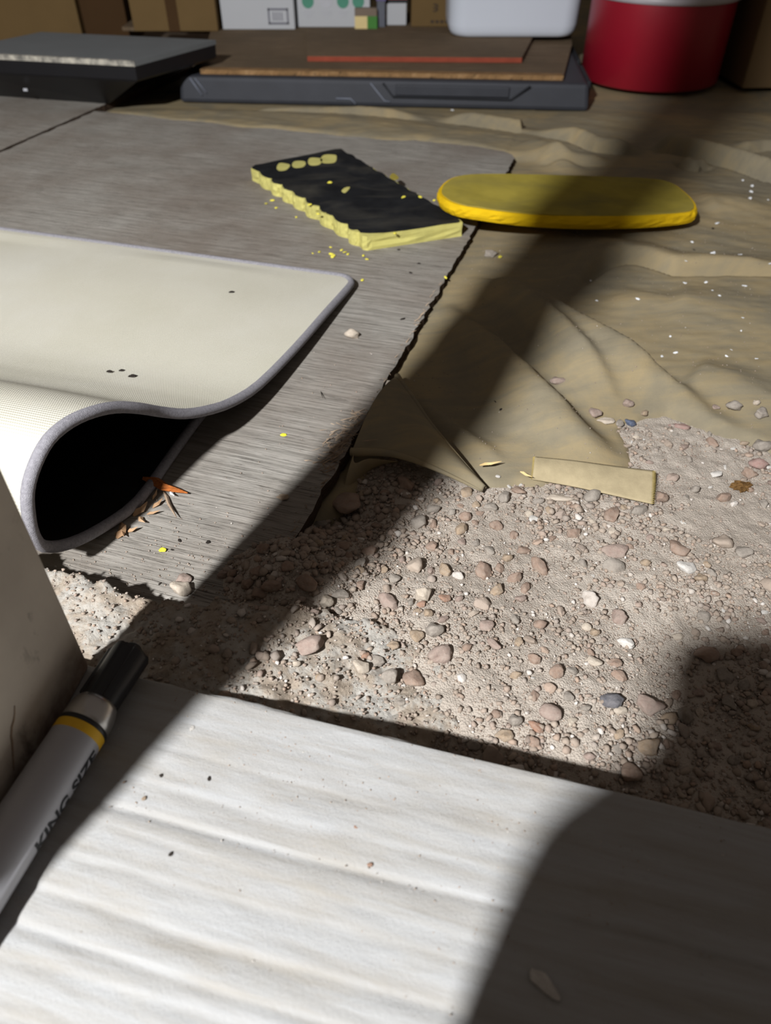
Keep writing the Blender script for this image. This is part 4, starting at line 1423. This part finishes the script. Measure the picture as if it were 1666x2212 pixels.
heap = np.exp(-((cx_ + 0.085) ** 2 + (cy_ - 0.37) ** 2) / 0.06 ** 2)
rad = rad * (1 + 0.8 * heap) * np.clip(0.95 + 1.1 * fbm(cx_, cy_, 11, 3, 123), 0.5, 1.5)
grit('gravel', np.stack([cx_, cy_, cz_], 1), rad, 'stone_mix', 'fine dusty gravel and grit spread between plywood, cloth and beam')
# grit on plywood, cloth and beam
pts, rs = [], []
for _ in range(900):
    px, py = random.uniform(120, 900), random.gauss(1230, 90) if random.random() < .7 else random.uniform(700, 1250)
    p = G(px, py, ZP)
    u, v = uv(p[0], p[1])
    if v > 0.004 and u > -0.1 and not (v > 0.09 + 0.0 * u and u > 0.02) and ledge_z(p[0], p[1]) < ZP:
        pts.append(p); rs.append(random.choice((0.0004, 0.0005, 0.0007, 0.001)))
grit('plywood_grit', pts, rs, 'stone_mix', 'loose specks of grit on the weathered plywood')
pts, rs = [], []
qx, qy = RNG.uniform(-0.03, 0.55, 2600), RNG.uniform(0.42, 1.1, 2600)
qz = plan_top(qx, qy)
ok = (uv(qx, qy)[1] < -0.01) & (poly_sd(qx, qy, GRAVEL) > 0)
for a, b, c_ in zip(qx[ok], qy[ok], qz[ok]):
    pts.append((a, b, c_)); rs.append(random.choice((0.0003, 0.0004, 0.0005, 0.0008)))
grit('cloth_grit', pts, rs, 'stone_mix', 'loose specks of grit on the tan cloth')
pts, rs = [], []
qx, qy = RNG.uniform(-0.30, 0.06, 5200), RNG.uniform(0.2, 0.40, 5200)
lz2 = ledge_z(qx, qy)
ok = lz2 > 0.012
for a, b, c_ in zip(qx[ok], qy[ok], lz2[ok]):
    pts.append((a, b, c_)); rs.append(random.choice((0.0005, 0.0006, 0.0008, 0.0011, 0.0016)))
grit('footing_grit', pts, rs, 'stone_mix', 'loose grit on the concrete footing')
pts, rs = [], []
for _ in range(1400):
    x_, y_ = random.uniform(0.3, 0.85), -abs(random.gauss(0, 0.045)) - 0.004
    if y_ > -BWD:
        b = BROOT + BD * x_ + BN * y_
        pts.append((b[0], b[1], ZB - 0.0004)); rs.append(random.choice((0.00025, 0.0003, 0.0004, 0.0006)))
grit('beam_grit', pts, rs, 'stone_mix', 'loose specks of grit on the whitewashed beam')

# ------------------------------------------------------------------ small debris, each its own thing
def chip(name, px, py, wpx, mat, label, cat, group, z=None, sq=0.6, lg=1.2):
    p = on_ground(px, py) if z is None else G(px, py, z)
    r = wpx / F * depth(p) / 2
    o = put_stone(p, r, mat, random.randrange(9), random.uniform(0, 6), 0.2, sq, lg, 0.2, name)
    return tag(o, label, cat, group)
for px, py, w in ((575, 441, 8), (588, 434, 10), (597, 450, 8), (640, 470, 7), (715, 550, 11), (720, 555, 12), (690, 545, 9), (676, 548, 7), (745, 546, 9), (752, 550, 9), (785, 553, 10), (793, 561, 9), (783, 606, 10), (715, 535, 7), (738, 541, 8)):
    chip('foam_crumb', px, py, w, 'crumb', 'tiny yellow foam crumb on the plywood beside the black pad', 'crumb', 'yellow foam crumbs on the plywood', ZP)
for px, py, w in ((712, 396, 12), (872, 427, 9), (908, 427, 9), (669, 443, 9), (688, 463, 9), (854, 505, 9), (938, 434, 8)):
    chip('foam_crumb', px, py, w, 'crumb', 'tiny yellow foam crumb on top of the black kneeling pad', 'crumb', 'yellow foam crumbs on the black pad', 0.0378)
chip('foam_crumb', 1080, 556, 11, 'crumb', 'yellow crumb on the cloth beside the grey pebble', 'crumb', None)
chip('foam_crumb', 963, 605, 9, 'crumb', 'yellow crumb at the gap between plywood and cloth', 'crumb', None)
chip('yellow_chip', 352, 1190, 20, 'chip_y', 'bright yellow chip on the plywood near the mat fold', 'chip', None, ZP, 0.5, 0.8)
chip('yellow_chip', 613, 940, 15, 'chip_y', 'pale yellow chip on the plywood near the frayed edge', 'chip', None, ZP, 0.5, 1.1)
flk = [(1290, 650), (1275, 606), (1378, 646), (1480, 612), (1525, 610), (1539, 628), (1609, 618), (1407, 569), (1448, 727), (1580, 756), (1605, 687), (1601, 715), (1634, 775), (1570, 770), (1595, 552), (1540, 552), (1598, 551), (1543, 546), (1475, 590), (1665, 570), (1605, 390), (1623, 415), (1625, 402), (1660, 432), (1460, 480), (1495, 523), (1550, 483), (1555, 640), (1430, 770), (1460, 762), (1090, 262), (978, 238), (1620, 430)]
for px, py in flk:
    chip('white_fleck', px, py, random.choice((6, 7, 9, 11)), 'fleck', 'tiny white fleck on the wrinkled tan cloth', 'fleck', 'white flecks on the cloth', None, 0.35, 1.3)
for px, py, w in ((1075, 1030, 12), (1100, 1052, 14), (1125, 1048, 10), (1335, 1180, 8), (1365, 955, 9), (1390, 950, 8), (1388, 1092, 12), (1325, 1100, 10), (1545, 1026, 26), (1565, 1010, 14), (1660, 1010, 16), (1535, 1053, 10), (1475, 1130, 14), (1560, 1340, 8), (1565, 1322, 14), (1650, 1324, 18), (870, 1480, 14), (1150, 1465, 10), (1030, 1600, 10), (1280, 1245, 10), (1420, 1080, 8), (1585, 970, 14)):
    chip('white_fleck', px, py, w, 'st_white', 'small white chip lying in the gravel', 'chip', 'white chips in the gravel', None, 0.6, 1.2)
# black specks on the mat's upper face
def on_mat(px, py):
    best, bp_ = 1e9, None
    for i, t in enumerate(ts):
        P_ = sx0[:60] + nor[:60] * (TH / 2)
        X_ = P_[:, 0] + WD[0] * t
        Y_ = P_[:, 1] + WD[1] * t
        Z_ = P_[:, 2] + 0.003 * np.sin(t * 9 + arc[:60] * 6) * sstep(0, 0.2, t) * (arc[:60] > 0.02)
        a_, b_ = proj(X_, Y_, Z_)
        e = (a_ - px) ** 2 + (b_ - py) ** 2
        k = int(e.argmin())
        if e[k] < best:
            best, bp_ = e[k], (X_[k], Y_[k], Z_[k])
    r = ray(px, py)
    t = (H - bp_[2]) / -r[2]
    return np.array((r[0] * t, r[1] * t, bp_[2]))
for px, py, w, lab in ((502, 632, 13, 'lone black speck on the middle of the cream mat'), (237, 803, 12, 'black speck on the cream mat, one of a small cluster'), (264, 801, 12, 'black speck on the cream mat, one of a small cluster'), (288, 814, 18, 'largest black speck of the cluster on the cream mat')):
    p = on_mat(px, py)
    o = put_stone(p, w / F * depth(p) / 2, 'dark_bit', 3, 0.1, 0, 0.35, 1.2, 0.1, 'dark_speck')
    tag(o, lab, 'speck', 'black specks on the mat')
for px, py, w in ((450, 1172, 12), (388, 1168, 12), (372, 1188, 8), (870, 690, 11), (905, 570, 8), (888, 590, 8), (862, 540, 8), (1540, 494, 9), (1500, 540, 7), (1082, 885, 8), (1070, 868, 7), (345, 1262, 8)):
    chip('dark_bit', px, py, w, 'dark_bit', 'tiny dark crumb of debris on plywood or cloth', 'debris', 'dark crumbs on plywood and cloth', None, 0.4, 1.3)
for px, py, w, mt in ((348, 1676, 10, 'dark_bit'), (452, 1682, 13, 'dark_bit'), (370, 1845, 12, 'dark_bit'), (800, 1868, 14, 'st_rust'), (415, 1574, 14, 'st_white'), (768, 1788, 10, 'st_rust'), (312, 1725, 12, 'st_tan'), (268, 1690, 8, 'st_brown')):
    chip('beam_speck', px, py, w, mt, 'small speck lying on the whitewashed beam', 'speck', 'specks on the whitewashed beam', ZB, 0.5, 1.1)
# wood chip lying in the shadow on the beam
p = G(1172, 2125, ZB)
o = put_stone(p, 0.0042, 'st_white', 2, -0.75, 0.0, 0.45, 2.2, 0.1, 'wood_chip')
tag(o, 'slim pale wood chip lying on the shaded part of the beam', 'chip')
# splinters and twigs near the mat fold
def sliver(name, a, b, w, mat, label, cat, group=None, z0=ZP, z1=ZP + 0.004):
    A_, B_ = G(a[0], a[1], z0), G(b[0], b[1], z1)
    d = B_ - A_
    n_ = np.array((-d[1], d[0], 0))
    n_ /= np.linalg.norm(n_)
    wv = [0.35, 1.0, 0.9, 0.6, 0.12]
    vs_ = []
    for k, q in enumerate(wv):
        c_ = A_ + d * (k / 4) + n_ * (w * 0.15 * math.sin(k * 2.1))
        for sx_, sz in ((-1, 0), (0, 1.0), (1, 0), (0, -0.1)):
            vs_.append(c_ + n_ * sx_ * w * q / 2 + np.array((0, 0, sz * w * q * 0.45 + 0.0005)))
    fs_ = [(k * 4 + j, k * 4 + (j + 1) % 4, k * 4 + 4 + (j + 1) % 4, k * 4 + 4 + j) for k in range(4) for j in range(4)] + [(0, 1, 2, 3), (16, 17, 18, 19)]
    return tag(fix_normals(mk(name, vs_, fs_, mat)), label, cat, group)
sliver('wood_splinter', (310, 1034), (404, 1068), 0.0095, 'splinter', 'orange wood splinter poking from under the mat fold', 'splinter', None, ZP + 0.006, ZP + 0.003)
sliver('twig', (352, 1060), (381, 1120), 0.0030, 'twig', 'thin grey twig under the orange splinter', 'twig')
sliver('wood_splinter', (368, 1062), (376, 1072), 0.003, 'fleck', 'tiny white chip beside the orange splinter', 'chip')
for a, b, w in (((288, 1116), (320, 1086), .007), ((252, 1164), (274, 1136), .007), ((262, 1130), (266, 1160), .005), ((330, 1098), (352, 1078), .004), ((318, 1112), (346, 1104), .003), ((330, 1080), (340, 1058), .003), ((276, 1150), (298, 1140), .004), ((300, 1118), (312, 1130), .004)):
    sliver('dry_leaf_bit', a, b, w, 'leaf', 'curled brown leaf scrap by the lower edge of mat', 'leaf scrap', 'leaf scraps by the mat fold')
sliver('straw_piece', (1036, 1006), (1084, 998), 0.0034, 'straw', 'short straw coloured chip on the cloth near the strip', 'straw', None, 0.012, 0.014)
sliver('straw_piece', (1124, 1020), (1150, 1032), 0.0030, 'straw', 'straw coloured sliver at the left end of the cloth strip', 'straw', None, 0.012, 0.012)
sliver('twig', (782, 954), (816, 950), 0.0014, 'twig', 'thin twig on the folded cloth tongue', 'twig', None, 0.026, 0.030)
sliver('twig', (1338, 755), (1342, 748), 0.0012, 'dark_bit', 'short dark twig on the cloth fold', 'twig', None, 0.02, 0.022)
sliver('twig', (693, 846), (698, 862), 0.0009, 'dark_bit', 'short dark twig on the plywood beside the mat', 'twig')
# dried clump
p = on_ground(1602, 1055)
bm = bmesh.new()
bmesh.ops.create_icosphere(bm, subdivisions=3, radius=1)
for q in bm.verts:
    q.co *= 0.8 + 0.55 * mnoise.noise(q.co * 2.6) + 0.35 * mnoise.noise(q.co * 7)
    q.co.z *= 0.5
me = bpy.data.meshes.new('dried_clump')
bm.to_mesh(me)
bm.free()
me.materials.append(simple('rusty_fluff', [(0.3, '5e4427'), (0.7, '8a6a42')], 3.0, 0.97, 0.05, 0.8, 14, 0.002))
o = bpy.data.objects.new('dried_clump', me)
COL.objects.link(o)
o.location = (p[0], p[1], p[2] + 0.002)
s_ = 22 / F * depth(p)
o.scale = (s_ * 1.1, s_ * 0.8, s_)
tag(o, 'fuzzy rusty brown dried clump lying on the gravel', 'clump')
